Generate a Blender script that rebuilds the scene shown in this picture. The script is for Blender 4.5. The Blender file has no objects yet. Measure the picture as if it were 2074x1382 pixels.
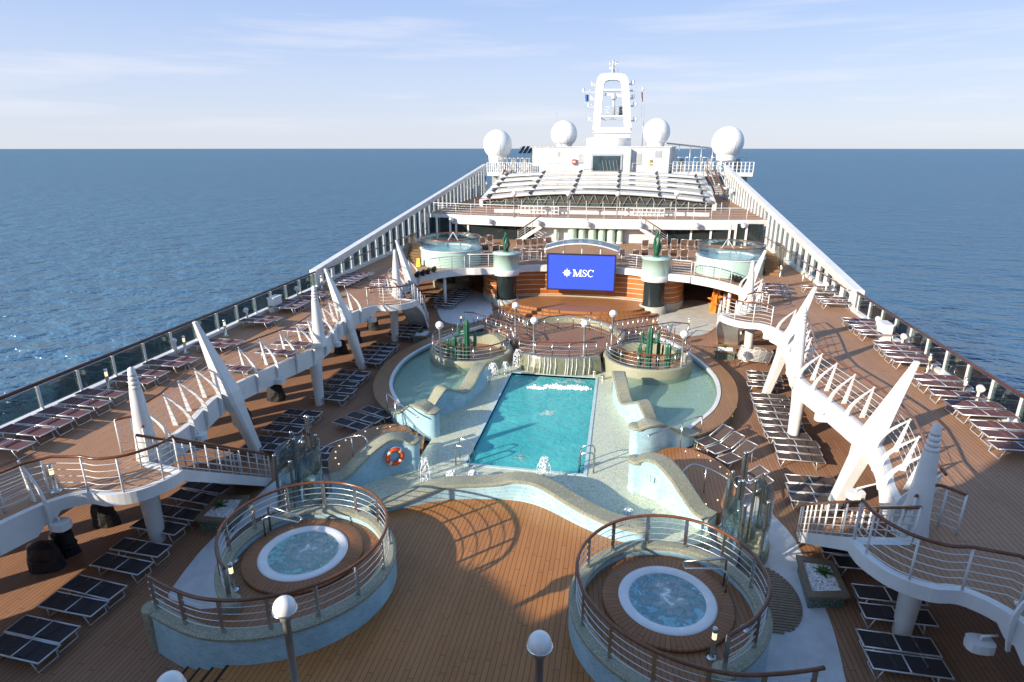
import bpy, bmesh, math, random
from math import sin, cos, pi, radians, sqrt, atan2, hypot
from mathutils import Vector, Matrix
from mathutils.geometry import tessellate_polygon
random.seed(7)
scene = bpy.context.scene
COL = scene.collection
# ------------------------------------------------------------------ camera, world, sun, exposure
FPX, CX, CY, VPX, VPY = 1210.0, 1037.0, 691.0, 1266.0, 298.5
H, X0 = 11.4, 3.0
_p = math.atan((CY-VPY)/FPX)
_d = Vector(((VPX-CX)/FPX, (CY-VPY)/FPX, -1)).normalized()
_up = Vector((0, cos(_p), sin(_p)))
_rt = _d.cross(_up)
RM = Matrix((_rt, _d, _up))                     # rows: ship axes seen from the camera
cam = bpy.data.cameras.new("camera"); camo = bpy.data.objects.new("camera", cam); COL.objects.link(camo)
camo.matrix_world = Matrix.Translation((X0, 0, H)) @ RM.to_4x4()
cam.sensor_width = 36; cam.lens = FPX/2074*36; cam.clip_start = .2; cam.clip_end = 60000
scene.camera = camo

SUN_EL, SUN_AZ = 21.5, 44.5                      # shadows run 44.5 deg from +x towards +y
hz = Vector((cos(radians(SUN_AZ)), sin(radians(SUN_AZ)), 0))
sdir = Vector((hz.x*cos(radians(SUN_EL)), hz.y*cos(radians(SUN_EL)), -sin(radians(SUN_EL))))
sun = bpy.data.lights.new("sun", 'SUN'); sun.energy = 4.0; sun.angle = radians(.55); sun.color = (1, .87, .70)
suno = bpy.data.objects.new("sun", sun); COL.objects.link(suno)
suno.rotation_euler = sdir.to_track_quat('-Z', 'Y').to_euler(); suno.location = (-60, -60, 60)
world = bpy.data.worlds.new("World"); scene.world = world; world.use_nodes = True
def setup_world():
    nt = world.node_tree; N = nt.nodes; Lk = nt.links; N.clear()
    out = N.new('ShaderNodeOutputWorld'); bg = N.new('ShaderNodeBackground'); bg.inputs[1].default_value = .15
    sky = N.new('ShaderNodeTexSky'); sky.sky_type = 'NISHITA'; sky.sun_disc = False
    sky.sun_elevation = radians(SUN_EL)
    # towards the sun = -hz ; nishita: rotation measured from +Y clockwise
    sky.sun_rotation = atan2(-hz.x, -hz.y) % (2*pi)
    sky.altitude = 50; sky.air_density = 1.0; sky.dust_density = .6; sky.ozone_density = 2.2
    tc = N.new('ShaderNodeTexCoord'); mp = N.new('ShaderNodeMapping'); mp.inputs['Scale'].default_value = (2.2, 2.2, 26)
    mp.inputs['Location'].default_value = (.4, .2, .9); mp.inputs['Rotation'].default_value = (0.03, 0.03, .2)
    nz = N.new('ShaderNodeTexNoise'); nz.inputs['Scale'].default_value = 1.3; nz.inputs['Detail'].default_value = 7; nz.inputs['Roughness'].default_value = .55
    rp = N.new('ShaderNodeValToRGB'); rp.color_ramp.elements[0].position = .50; rp.color_ramp.elements[1].position = .86
    sp = N.new('ShaderNodeSeparateXYZ'); m1 = N.new('ShaderNodeMapRange'); m1.inputs[1].default_value = 0.0; m1.inputs[2].default_value = .05
    m2 = N.new('ShaderNodeMapRange'); m2.inputs[1].default_value = .3; m2.inputs[2].default_value = .16
    mu = N.new('ShaderNodeMath'); mu.operation = 'MULTIPLY'; mu2 = N.new('ShaderNodeMath'); mu2.operation = 'MULTIPLY'
    mu3 = N.new('ShaderNodeMath'); mu3.operation = 'MULTIPLY'; mu3.inputs[1].default_value = .6
    mx = N.new('ShaderNodeMixRGB'); mx.inputs[2].default_value = (3.4, 3.25, 3.35, 1)
    # pale morning haze of the air low over the sea
    m3 = N.new('ShaderNodeMapRange'); m3.inputs[1].default_value = .62; m3.inputs[2].default_value = .2; m3.inputs[3].default_value = .0; m3.inputs[4].default_value = .93
    mh = N.new('ShaderNodeMixRGB'); hr = N.new('ShaderNodeValToRGB'); h0, h1 = hr.color_ramp.elements
    h0.position = .0; h0.color = (.51, .54, .615, 1); h1.position = .27; h1.color = (.225, .36, .65, 1); h2 = hr.color_ramp.elements.new(.1); h2.color = (.42, .49, .65, 1)
    hs = N.new('ShaderNodeMixRGB'); hs.blend_type = 'MULTIPLY'; hs.inputs[0].default_value = 1; hs.inputs[2].default_value = (4.5, 4.5, 4.5, 1)
    Lk.new(sp.outputs[2], hr.inputs[0]); Lk.new(hr.outputs[0], hs.inputs[1]); Lk.new(hs.outputs[0], mh.inputs[2])
    Lk.new(tc.outputs['Generated'], mp.inputs[0]); Lk.new(mp.outputs[0], nz.inputs[0]); Lk.new(nz.outputs[0], rp.inputs[0])
    Lk.new(tc.outputs['Generated'], sp.inputs[0]); Lk.new(sp.outputs[2], m1.inputs[0]); Lk.new(sp.outputs[2], m2.inputs[0]); Lk.new(sp.outputs[2], m3.inputs[0])
    Lk.new(m1.outputs[0], mu.inputs[0]); Lk.new(m2.outputs[0], mu.inputs[1])
    Lk.new(mu.outputs[0], mu2.inputs[0]); Lk.new(rp.outputs[0], mu2.inputs[1]); Lk.new(mu2.outputs[0], mu3.inputs[0])
    Lk.new(sky.outputs[0], mh.inputs[1]); Lk.new(m3.outputs[0], mh.inputs[0])
    Lk.new(mu3.outputs[0], mx.inputs[0]); Lk.new(mh.outputs[0], mx.inputs[1])
    Lk.new(mx.outputs[0], bg.inputs[0]); Lk.new(bg.outputs[0], out.inputs[0])
setup_world()
vs = scene.view_settings; vs.view_transform = 'Standard'; vs.look = 'None'; vs.exposure = 1.05; vs.gamma = 1; vs.use_curve_mapping = False

# ------------------------------------------------------------------ measuring helpers (pixels of the photo -> metres on the ship)
def ray(px, py):
    return RM @ Vector(((px-CX)/FPX, (CY-py)/FPX, -1))
def at(px, py, z):                                # the point seen at a pixel, at height z
    d = ray(px, py); s = (z-H)/d.z
    return (X0+d.x*s, d.y*s)
def bt(px, py, y):                                # the point seen at a pixel, on the cross plane y
    d = ray(px, py); s = y/d.y
    return (X0+d.x*s, H+d.z*s)
def cr(pts, n=5, closed=False):                   # smooth curve through points
    P = [Vector(p) for p in pts]; out = []; m = len(P)
    for i in range(m if closed else m-1):
        a, b, c, d = (P[(i-1) % m] if closed or i else P[0]), P[i], P[(i+1) % m], (P[(i+2) % m] if closed or i+2 < m else P[-1])
        for k in range(n):
            t = k/n
            out.append(.5*((2*b)+(c-a)*t+(2*a-5*b+4*c-d)*t*t+(3*b-a-3*c+d)*t*t*t))
    if not closed: out.append(P[-1].copy())
    return out
def mir(s, pts):
    return [tuple([s*p[0]]+list(p[1:])) for p in pts]
def resample(path, step):
    out = [path[0].copy()]; acc = 0
    for a, b in zip(path, path[1:]):
        l = (b-a).length
        while acc+l >= step and l > 1e-9:
            t = (step-acc)/l; a = a.lerp(b, t); out.append(a.copy()); l = (b-a).length; acc = 0
        acc += l
    return out
# ------------------------------------------------------------------ mesh builder
class MB:
    def __init__(s): s.v = []; s.f = []; s.u = []; s.sm = []; s.mi = []
    def face(s, idx, uv=None, smooth=False, mi=0):
        s.f.append(idx); s.u.append(uv or [(0, 0)]*len(idx)); s.sm.append(smooth); s.mi.append(mi)
    def add(s, pts):
        b = len(s.v); s.v += [tuple(p) if len(p) == 3 else (p[0], p[1], 0) for p in pts]; return b
    def box(s, x0, x1, y0, y1, z0, z1):
        return s.prism([(x0, y0), (x1, y0), (x1, y1), (x0, y1)], z0, z1)
    def prism(s, poly, z0, z1, holes=(), bottom=True, mi=0):
        poly = [(p[0], p[1]) for p in poly]
        ar = sum(a[0]*b[1]-b[0]*a[1] for a, b in zip(poly, poly[1:]+poly[:1]))
        if ar < 0: poly = poly[::-1]
        hs = [[(p[0], p[1]) for p in h] for h in holes]
        allp = poly+[p for h in hs for p in h]
        n = len(allp); b = s.add([(x, y, z0) for x, y in allp]+[(x, y, z1) for x, y in allp])
        tri = tessellate_polygon([[Vector((x, y, 0)) for x, y in L] for L in [poly]+hs]) if (len(poly) > 4 or hs) else [tuple(range(n))]
        for t in tri:
            t = list(t)
            a = sum(allp[t[i]][0]*allp[t[(i+1) % len(t)]][1]-allp[t[(i+1) % len(t)]][0]*allp[t[i]][1] for i in range(len(t)))
            if a < 0: t = t[::-1]
            s.face([b+n+i for i in t], [allp[i] for i in t], mi=mi)
            if bottom: s.face([b+i for i in t[::-1]], [allp[i] for i in t[::-1]], mi=mi)
        o = 0
        for li, L in enumerate([poly]+hs):
            m = len(L); d = 0
            for i in range(m):
                j = (i+1) % m; l = hypot(L[j][0]-L[i][0], L[j][1]-L[i][1])
                q = [b+o+i, b+o+j, b+n+o+j, b+n+o+i]; uv = [(d, z0), (d+l, z0), (d+l, z1), (d, z1)]
                a2 = sum(p[0]*r[1]-r[0]*p[1] for p, r in zip(L, L[1:]+L[:1]))
                if li and a2 > 0: q = q[::-1]; uv = uv[::-1]
                s.face(q, uv, mi=mi); d += l
            o += m
        return s
    def loft(s, secs, closed=True, caps=True, smooth=False, loop=False, mi=0):
        n = len(secs[0]); b = s.add([p for S in secs for p in S]); U = [0]
        for A, B in zip(secs, secs[1:]): U.append(U[-1]+(Vector(B[0])-Vector(A[0])).length)
        V = [0]
        for i in range(n): V.append(V[-1]+(Vector(secs[0][(i+1) % n])-Vector(secs[0][i])).length)
        m = len(secs)
        for k in range(m if loop else m-1):
            k2 = (k+1) % m; u1 = U[k2] if k2 else U[k]+1
            for i in range(n if closed else n-1):
                j = (i+1) % n
                s.face([b+k*n+i, b+k2*n+i, b+k2*n+j, b+k*n+j], [(U[k], V[i]), (u1, V[i]), (u1, V[i+1]), (U[k], V[i+1])], smooth, mi)
        if caps and closed and not loop:
            s.face([b+i for i in range(n)], [(p[0]+p[1], p[2]) for p in secs[0]], mi=mi); s.face([b+(m-1)*n+i for i in range(n)][::-1], [(p[0]+p[1], p[2]) for p in secs[-1]][::-1], mi=mi)
        return s
    def tube(s, path, r, n=6, loop=False, caps=True, ribs=0, mi=0):
        P = [Vector(p) if len(p) == 3 else Vector((p[0], p[1], 0)) for p in path]; m = len(P); secs = []; ref = None
        for i in range(m):
            a = P[(i-1) % m] if loop or i else P[0]; c = P[(i+1) % m] if loop or i < m-1 else P[-1]
            t = (c-a).normalized() if (c-a).length > 1e-9 else Vector((0, 0, 1))
            if ref is None: ref = Vector((0, 0, 1)) if abs(t.z) < .9 else Vector((1, 0, 0))
            x = (ref-t*ref.dot(t)).normalized(); y = t.cross(x); ref = x
            rr = r[i] if isinstance(r, (list, tuple)) else r
            secs.append([P[i]+(x*cos(2*pi*k/n)+y*sin(2*pi*k/n))*rr*((1.0 if k % 2 else .78) if ribs else 1) for k in range(n)])
        return s.loft(secs, caps=caps, smooth=not ribs, loop=loop, mi=mi)
    def bar(s, p, q, w, h, mi=0):                 # square bar from p to q, w across, h upright
        p, q = Vector(p), Vector(q); t = (q-p).normalized()
        side = t.cross(Vector((0, 0, 1))) if abs(t.z) < .98 else Vector((1, 0, 0)); side.normalize(); up = side.cross(t)
        return s.loft([[c+side*a*w/2+up*e*h/2 for a, e in ((-1, -1), (1, -1), (1, 1), (-1, 1))] for c in (p, q)], mi=mi)
    def sweep(s, path, prof, loop=False, smooth=False, caps=True, mi=0):   # prof: (sideways, up) or a function of the index
        P = [Vector((p[0], p[1], p[2] if len(p) > 2 else 0)) for p in path]; m = len(P); secs = []
        for i in range(m):
            a = P[(i-1) % m] if loop or i else P[0]; c = P[(i+1) % m] if loop or i < m-1 else P[-1]
            t = Vector((c.x-a.x, c.y-a.y, 0)).normalized(); nrm = Vector((t.y, -t.x, 0))
            pr = prof(i) if callable(prof) else prof
            secs.append([P[i]+nrm*o+Vector((0, 0, z)) for o, z in pr])
        return s.loft(secs, loop=loop, smooth=smooth, caps=caps, mi=mi)
    def lathe(s, prof, c=(0, 0, 0), n=20, smooth=True, sx=1, sy=1, mi=0):
        secs = [[(c[0]+r*cos(2*pi*k/n)*sx, c[1]+r*sin(2*pi*k/n)*sy, c[2]+z) for r, z in prof] for k in range(n)]
        return s.loft(secs, closed=False, smooth=smooth, loop=True, mi=mi)
    def ball(s, c, r, n=14, m=9, sz=1, mi=0):
        return s.lathe([(max(r*sin(pi*i/m), 1e-4), -r*sz*cos(pi*i/m)) for i in range(m+1)], c, n, mi=mi)
    def build(s, name, mat, parent=None, keep=False):
        me = bpy.data.meshes.new(name)
        off = Vector((0, 0, 0)) if (parent is None or keep) else parent.get('_o', (0, 0, 0))
        off = Vector(off)
        me.from_pydata([(x-off.x, y-off.y, z-off.z) for x, y, z in s.v], [], s.f)
        uvl = me.uv_layers.new(name="UVMap"); k = 0
        for p, uv in zip(me.polygons, s.u):
            for q in range(p.loop_total): uvl.data[p.loop_start+q].uv = uv[q]
        me.polygons.foreach_set('use_smooth', s.sm); me.polygons.foreach_set('material_index', s.mi)
        for m in (mat if isinstance(mat, (list, tuple)) else [mat]): me.materials.append(m)
        bm = bmesh.new(); bm.from_mesh(me); bmesh.ops.recalc_face_normals(bm, faces=bm.faces); bm.to_mesh(me); bm.free()
        o = bpy.data.objects.new(name, me); COL.objects.link(o)
        if parent: o.parent = parent; o['_o'] = tuple(off)
        return o
def tag(o, label, cat, group=None):
    o['label'] = label; o['category'] = cat
    if group: o['group'] = group
    return o
def thing(name, label, cat, loc=(0, 0, 0), group=None):
    o = bpy.data.objects.new(name, None); COL.objects.link(o); o.location = loc; o['_o'] = tuple(loc); o.empty_display_size = .2
    return tag(o, label, cat, group)
def struct(name, mb, mat, parent=None):
    o = mb.build(name, mat, parent)
    if not parent: o['kind'] = 'structure'
    return o
def dup(root, loc, rz=0, label=None, group=None):
    r = root.copy(); COL.objects.link(r); r.location = loc; r.rotation_euler = (0, 0, rz)
    if label: r['label'] = label
    if group: r['group'] = group
    for ch in root.children:
        c = ch.copy(); COL.objects.link(c); c.parent = r
        for g in ch.children:
            d = g.copy(); COL.objects.link(d); d.parent = c
    return r
ORD = 'first second third fourth fifth sixth seventh eighth ninth tenth eleventh twelfth thirteenth fourteenth fifteenth sixteenth seventeenth eighteenth nineteenth twentieth'.split()
# ------------------------------------------------------------------ materials
def newmat(name):
    m = bpy.data.materials.new(name); m.use_nodes = True; nt = m.node_tree
    return m, nt, nt.nodes, nt.links, nt.nodes['Principled BSDF']
def mth(nt, op, a, b=None, c=None):
    n = nt.nodes.new('ShaderNodeMath'); n.operation = op
    for i, x in enumerate((a, b, c)):
        if x is None: continue
        if isinstance(x, (int, float)): n.inputs[i].default_value = x
        else: nt.links.new(x, n.inputs[i])
    return n.outputs[0]
def noise(nt, vec, scale, detail=3, rough=.5):
    n = nt.nodes.new('ShaderNodeTexNoise'); n.inputs['Scale'].default_value = scale; n.inputs['Detail'].default_value = detail; n.inputs['Roughness'].default_value = rough
    if vec is not None: nt.links.new(vec, n.inputs['Vector'])
    return n.outputs[0]
def mixc(nt, fac, a, b, mode='MIX'):
    n = nt.nodes.new('ShaderNodeMixRGB'); n.blend_type = mode
    for i, x in enumerate((fac, a, b)):
        if isinstance(x, (int, float)): n.inputs[i].default_value = x
        elif isinstance(x, tuple): n.inputs[i].default_value = (*x, 1) if len(x) == 3 else x
        else: nt.links.new(x, n.inputs[i])
    return n.outputs[0]
def mrange(nt, x, a, b, c=0, d=1):
    n = nt.nodes.new('ShaderNodeMapRange'); nt.links.new(x, n.inputs[0])
    for i, q in enumerate((a, b, c, d)): n.inputs[i+1].default_value = q
    return n.outputs[0]
def bump(nt, hgt, strength=.3, dist=.05):
    n = nt.nodes.new('ShaderNodeBump'); n.inputs['Strength'].default_value = strength; n.inputs['Distance'].default_value = dist
    nt.links.new(hgt, n.inputs['Height']); return n.outputs[0]
def geo(nt):
    return nt.nodes.new('ShaderNodeNewGeometry').outputs['Position']
def plain(name, col, rough=.5, metal=0, var=.12, vs=3.0, spec=.5):
    m, nt, N, L, b = newmat(name)
    f = noise(nt, geo(nt), vs, 5, .6); f = mrange(nt, f, .3, .75)
    c = mixc(nt, f, tuple(x*(1-var) for x in col), tuple(min(1, x*(1+var*.6)) for x in col))
    L.new(c, b.inputs['Base Color']); b.inputs['Roughness'].default_value = rough; b.inputs['Metallic'].default_value = metal
    b.inputs['Specular IOR Level'].default_value = spec
    L.new(mrange(nt, f, 0, 1, rough*.85, min(1, rough*1.2)), b.inputs['Roughness'])
    return m
def planks(name, c1, c2, w=.14, ang=0, rough=.5, radial=None, seam=.72, length=2.6, wet=0):
    m, nt, N, L, b = newmat(name); pos = geo(nt)
    sp = N.new('ShaderNodeSeparateXYZ'); L.new(pos, sp.inputs[0]); x, y = sp.outputs[0], sp.outputs[1]
    if radial:
        dx = mth(nt, 'SUBTRACT', x, radial[0]); dy = mth(nt, 'SUBTRACT', y, radial[1])
        a = mth(nt, 'MULTIPLY', mth(nt, 'ARCTAN2', dy, dx), radial[2]); bl = mth(nt, 'SQRT', mth(nt, 'ADD', mth(nt, 'MULTIPLY', dx, dx), mth(nt, 'MULTIPLY', dy, dy)))
    else:
        a = mth(nt, 'ADD', mth(nt, 'MULTIPLY', x, cos(ang)), mth(nt, 'MULTIPLY', y, sin(ang)))
        bl = mth(nt, 'SUBTRACT', mth(nt, 'MULTIPLY', y, cos(ang)), mth(nt, 'MULTIPLY', x, sin(ang)))
    q = mth(nt, 'DIVIDE', a, w); idx = mth(nt, 'FLOOR', q); fr = mth(nt, 'FRACT', q)
    wn = N.new('ShaderNodeTexWhiteNoise'); wn.noise_dimensions = '1D'; L.new(idx, wn.inputs['W'])
    row = mth(nt, 'ADD', mth(nt, 'DIVIDE', bl, length), mth(nt, 'MULTIPLY', wn.outputs[0], 7.0))
    cv = N.new('ShaderNodeCombineXYZ'); L.new(idx, cv.inputs[0]); L.new(mth(nt, 'FLOOR', row), cv.inputs[1])
    wn2 = N.new('ShaderNodeTexWhiteNoise'); wn2.noise_dimensions = '2D'; L.new(cv.outputs[0], wn2.inputs['Vector'])
    big = noise(nt, pos, .35, 5, .6); fine = noise(nt, pos, 9, 3, .6)
    f = mth(nt, 'ADD', mth(nt, 'MULTIPLY', wn2.outputs[0], .35), mth(nt, 'ADD', mth(nt, 'MULTIPLY', mrange(nt, big, .3, .7), .6), mth(nt, 'MULTIPLY', fine, .25)))
    c = mixc(nt, f, c1, c2)
    s1 = mth(nt, 'LESS_THAN', fr, .12); s2 = mth(nt, 'LESS_THAN', mth(nt, 'FRACT', row), .006)
    sm = mth(nt, 'MULTIPLY', mth(nt, 'MAXIMUM', s1, s2), seam)
    c = mixc(nt, sm, c, tuple(k*.12 for k in c1))
    L.new(c, b.inputs['Base Color'])
    L.new(mrange(nt, big, .38, .62, rough*(1-wet), rough), b.inputs['Roughness']); b.inputs['Specular IOR Level'].default_value = .35
    L.new(bump(nt, mth(nt, 'SUBTRACT', mth(nt, 'MULTIPLY', fine, .3), sm), .25, .01), b.inputs['Normal'])
    return m
def mosaic(name, cols, scale=26, rough=.35, big=.25, wetf=False, grout=(.5, .5, .45)):
    m, nt, N, L, b = newmat(name); pos = geo(nt)
    v = N.new('ShaderNodeTexVoronoi'); v.inputs['Scale'].default_value = scale; v.distance = 'CHEBYCHEV'; v.inputs['Randomness'].default_value = .55; L.new(pos, v.inputs['Vector'])
    r = N.new('ShaderNodeValToRGB'); e = r.color_ramp.elements; r.color_ramp.interpolation = 'CONSTANT'
    sp = N.new('ShaderNodeSeparateColor'); L.new(v.outputs['Color'], sp.inputs[0])
    n2 = mth(nt, 'ADD', mth(nt, 'MULTIPLY', sp.outputs[0], .75), mth(nt, 'MULTIPLY', mrange(nt, noise(nt, pos, 1.2, 4, .6), .3, .7), big))
    for i, c in enumerate(cols):
        el = e[i] if i < 2 else e.new(i/len(cols)); el.position = i/len(cols); el.color = (*c, 1)
    L.new(n2, r.inputs[0])
    c = mixc(nt, mth(nt, 'GREATER_THAN', v.outputs['Distance'], .56), r.outputs[0], grout)
    L.new(c, b.inputs['Base Color']); b.inputs['Roughness'].default_value = rough
    if wetf:
        b.inputs['Coat Weight'].default_value = .22; b.inputs['Coat Roughness'].default_value = .04
        L.new(bump(nt, noise(nt, pos, 5, 4, .6), .22, .06), b.inputs['Coat Normal'])
    return m
def tiles(name, c1, c2, grout, sc=1.0, bw=.12, bh=.06):
    m, nt, N, L, b = newmat(name)
    uv = N.new('ShaderNodeUVMap'); br = N.new('ShaderNodeTexBrick'); L.new(uv.outputs[0], br.inputs['Vector'])
    br.inputs['Color1'].default_value = (*c1, 1); br.inputs['Color2'].default_value = (*c2, 1); br.inputs['Mortar'].default_value = (*grout, 1)
    br.inputs['Scale'].default_value = sc; br.inputs['Brick Width'].default_value = bw; br.inputs['Row Height'].default_value = bh; br.inputs['Mortar Size'].default_value = .006; br.inputs['Bias'].default_value = 0
    f = mrange(nt, noise(nt, geo(nt), 1.6, 5, .6), .3, .7, .8, 1.08)
    c = mixc(nt, 1, br.outputs[0], f, 'MULTIPLY'); L.new(c, b.inputs['Base Color']); b.inputs['Roughness'].default_value = .28
    return m
def glass(name, tint, refl=.1, rough=.03):
    m, nt, N, L, b = newmat(name); N.remove(b); o = N['Material Output']
    t = N.new('ShaderNodeBsdfTransparent'); t.inputs[0].default_value = (*tint, 1)
    g = N.new('ShaderNodeBsdfGlossy'); g.inputs['Roughness'].default_value = rough; g.inputs[0].default_value = (.9, .95, .95, 1)
    fr = N.new('ShaderNodeFresnel'); fr.inputs[0].default_value = 1.45; mx = N.new('ShaderNodeMixShader')
    f = mth(nt, 'ADD', mth(nt, 'MULTIPLY', fr.outputs[0], .8), mrange(nt, noise(nt, geo(nt), 2, 4), .3, .8, 0, refl))
    L.new(f, mx.inputs[0]); L.new(t.outputs[0], mx.inputs[1]); L.new(g.outputs[0], mx.inputs[2]); L.new(mx.outputs[0], o.inputs[0])
    return m
def water(name, col, deep, foam=None, clear=.0, bs=.25, sc=3.0, fsc=3.0, ft=(.52, .68)):
    m, nt, N, L, b = newmat(name); pos = geo(nt); o = N['Material Output']
    n1 = noise(nt, pos, sc, 5, .62); n2 = noise(nt, pos, .4, 4, .6)
    c = mixc(nt, mrange(nt, n2, .35, .65), deep, col); ff = None
    if foam:                                       # foam: list of (x, y, rx, ry)
        for (x, y, rx, ry) in foam:
            sp = N.new('ShaderNodeSeparateXYZ'); L.new(pos, sp.inputs[0])
            dx = mth(nt, 'DIVIDE', mth(nt, 'SUBTRACT', sp.outputs[0], x), rx); dy = mth(nt, 'DIVIDE', mth(nt, 'SUBTRACT', sp.outputs[1], y), ry)
            r = mth(nt, 'SQRT', mth(nt, 'ADD', mth(nt, 'MULTIPLY', dx, dx), mth(nt, 'MULTIPLY', dy, dy)))
            g = mrange(nt, r, 1.0, .0)
            ff = g if ff is None else mth(nt, 'MAXIMUM', ff, g)
        wv = N.new('ShaderNodeTexNoise'); wv.inputs['Scale'].default_value = fsc; wv.inputs['Detail'].default_value = 8; wv.inputs['Roughness'].default_value = .68; wv.inputs['Distortion'].default_value = .7; L.new(pos, wv.inputs['Vector'])
        ff = mrange(nt, mth(nt, 'ADD', wv.outputs[0], mth(nt, 'MULTIPLY', mth(nt, 'SUBTRACT', ff, .5), .30)), ft[0], ft[1])
        c = mixc(nt, mth(nt, 'MULTIPLY', ff, .85), c, (.82, .9, .9))
    L.new(c, b.inputs['Base Color']); b.inputs['Roughness'].default_value = .04; b.inputs['IOR'].default_value = 1.33
    hh = n1 if ff is None else mth(nt, 'ADD', n1, ff)
    L.new(bump(nt, hh, bs, .12), b.inputs['Normal'])
    if clear:
        t = N.new('ShaderNodeBsdfTransparent'); t.inputs[0].default_value = (.82, .95, .95, 1); mx = N.new('ShaderNodeMixShader')
        k = mth(nt, 'MULTIPLY', mth(nt, 'SUBTRACT', 1.0, ff), clear) if ff is not None else clear
        if isinstance(k, float): mx.inputs[0].default_value = k
        else: L.new(k, mx.inputs[0])
        L.new(b.outputs[0], mx.inputs[1]); L.new(t.outputs[0], mx.inputs[2]); L.new(mx.outputs[0], o.inputs[0])
    return m
def emit(name, col, st):
    m, nt, N, L, b = newmat(name); b.inputs['Base Color'].default_value = (*[c*.2 for c in col], 1)
    b.inputs['Emission Color'].default_value = (*col, 1); b.inputs['Emission Strength'].default_value = st; b.inputs['Roughness'].default_value = .4
    return m
WHITE = plain('white_paint', (.65, .65, .64), .36, var=.12, vs=1.1)
WHITE2 = plain('white_coating', (.66, .67, .67), .5, var=.1)
DECKW = plain('white_deck_paint', (.60, .62, .63), .75, var=.16, vs=2.2)
SANDW = plain('cream_deck_paint', (.50, .48, .42), .75, var=.14, vs=1.5)
ALU = plain('aluminium', (.58, .59, .60), .32, .5, var=.05)
CHROME = plain('brushed_steel', (.55, .55, .54), .22, .95, var=.1)
POLE = plain('grey_lamp_pole', (.27, .27, .26), .35, .25)
MAHOG = plain('varnished_rail', (.155, .058, .026), .22, var=.35, vs=7)
TEAKP = plain('weathered_teak', (.22, .16, .11), .55, var=.3, vs=9)
DECK = planks('deck_planks', (.225, .112, .060), (.345, .185, .108), .13, 0, .62)
DECKU = planks('upper_deck_planks', (.285, .150, .080), (.395, .218, .124), .13, 0, .6)
STAGE = planks('oiled_stage_planks', (.30, .118, .032), (.42, .185, .062), .13, 0, .4, wet=.45)
BENCH = planks('bench_planks', (.22, .115, .055), (.33, .18, .09), .1, 0, .5)
BLUET = tiles('blue_tile', (.25, .47, .58), (.35, .57, .66), (.44, .60, .66))
GREEN = plain('pale_green_glass', (.42, .60, .53), .12, var=.12, vs=1.2)
MOSF = mosaic('wading_mosaic', [(.28, .36, .27), (.54, .54, .38), (.44, .49, .35), (.62, .62, .47), (.38, .46, .36)], 26, .3, .3, True)
MOSC = mosaic('coping_mosaic', [(.17, .18, .125), (.25, .25, .17), (.21, .22, .15), (.29, .28, .20)], 42, .5, .3)
MOSD = mosaic('dark_green_mosaic', [(.05, .10, .08), (.10, .17, .13), (.07, .12, .10)], 30, .4)
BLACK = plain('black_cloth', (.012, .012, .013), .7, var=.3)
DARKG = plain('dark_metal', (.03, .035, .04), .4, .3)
SLINGSHADE = plain('shaded_sling', (.030, .026, .030), .75, var=.3, vs=6)  # lower deck mesh with shade put into the colour
SLINGSUN = plain('sunlit_sling', (.075, .052, .043), .75, var=.25, vs=6)  # same mesh, paler: sunlight put into the colour
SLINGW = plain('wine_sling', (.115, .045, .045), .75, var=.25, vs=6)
SLINGM = plain('tan_sling', (.20, .125, .095), .75, var=.2, vs=6)
GLOBE = plain('opal_globe', (.80, .79, .76), .15, var=.03)
CACT = plain('green_cactus_paint', (.028, .125, .072), .35, var=.35, vs=5)
LEAF = plain('agave_leaf', (.07, .17, .04), .45, var=.35, vs=8)
PEBB = mosaic('white_pebbles', [(.55, .55, .56), (.75, .75, .76), (.82, .82, .84)], 22, .6, .2, grout=(.25, .25, .26))
ORANGE = plain('orange_sculpture_paint', (.62, .20, .025), .45, var=.2)
RED = plain('red_paint', (.55, .035, .015), .4)
GTINT = glass('smoked_rail_glass', (.48, .54, .54), .08)
GCLEAR = glass('clear_glass', (.88, .94, .93), .04)
GDARK = plain('dark_window_glass', (.02, .03, .032), .06, var=.3, vs=.6)
YEL = plain('yellow_plastic', (.70, .55, .02), .5)
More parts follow.
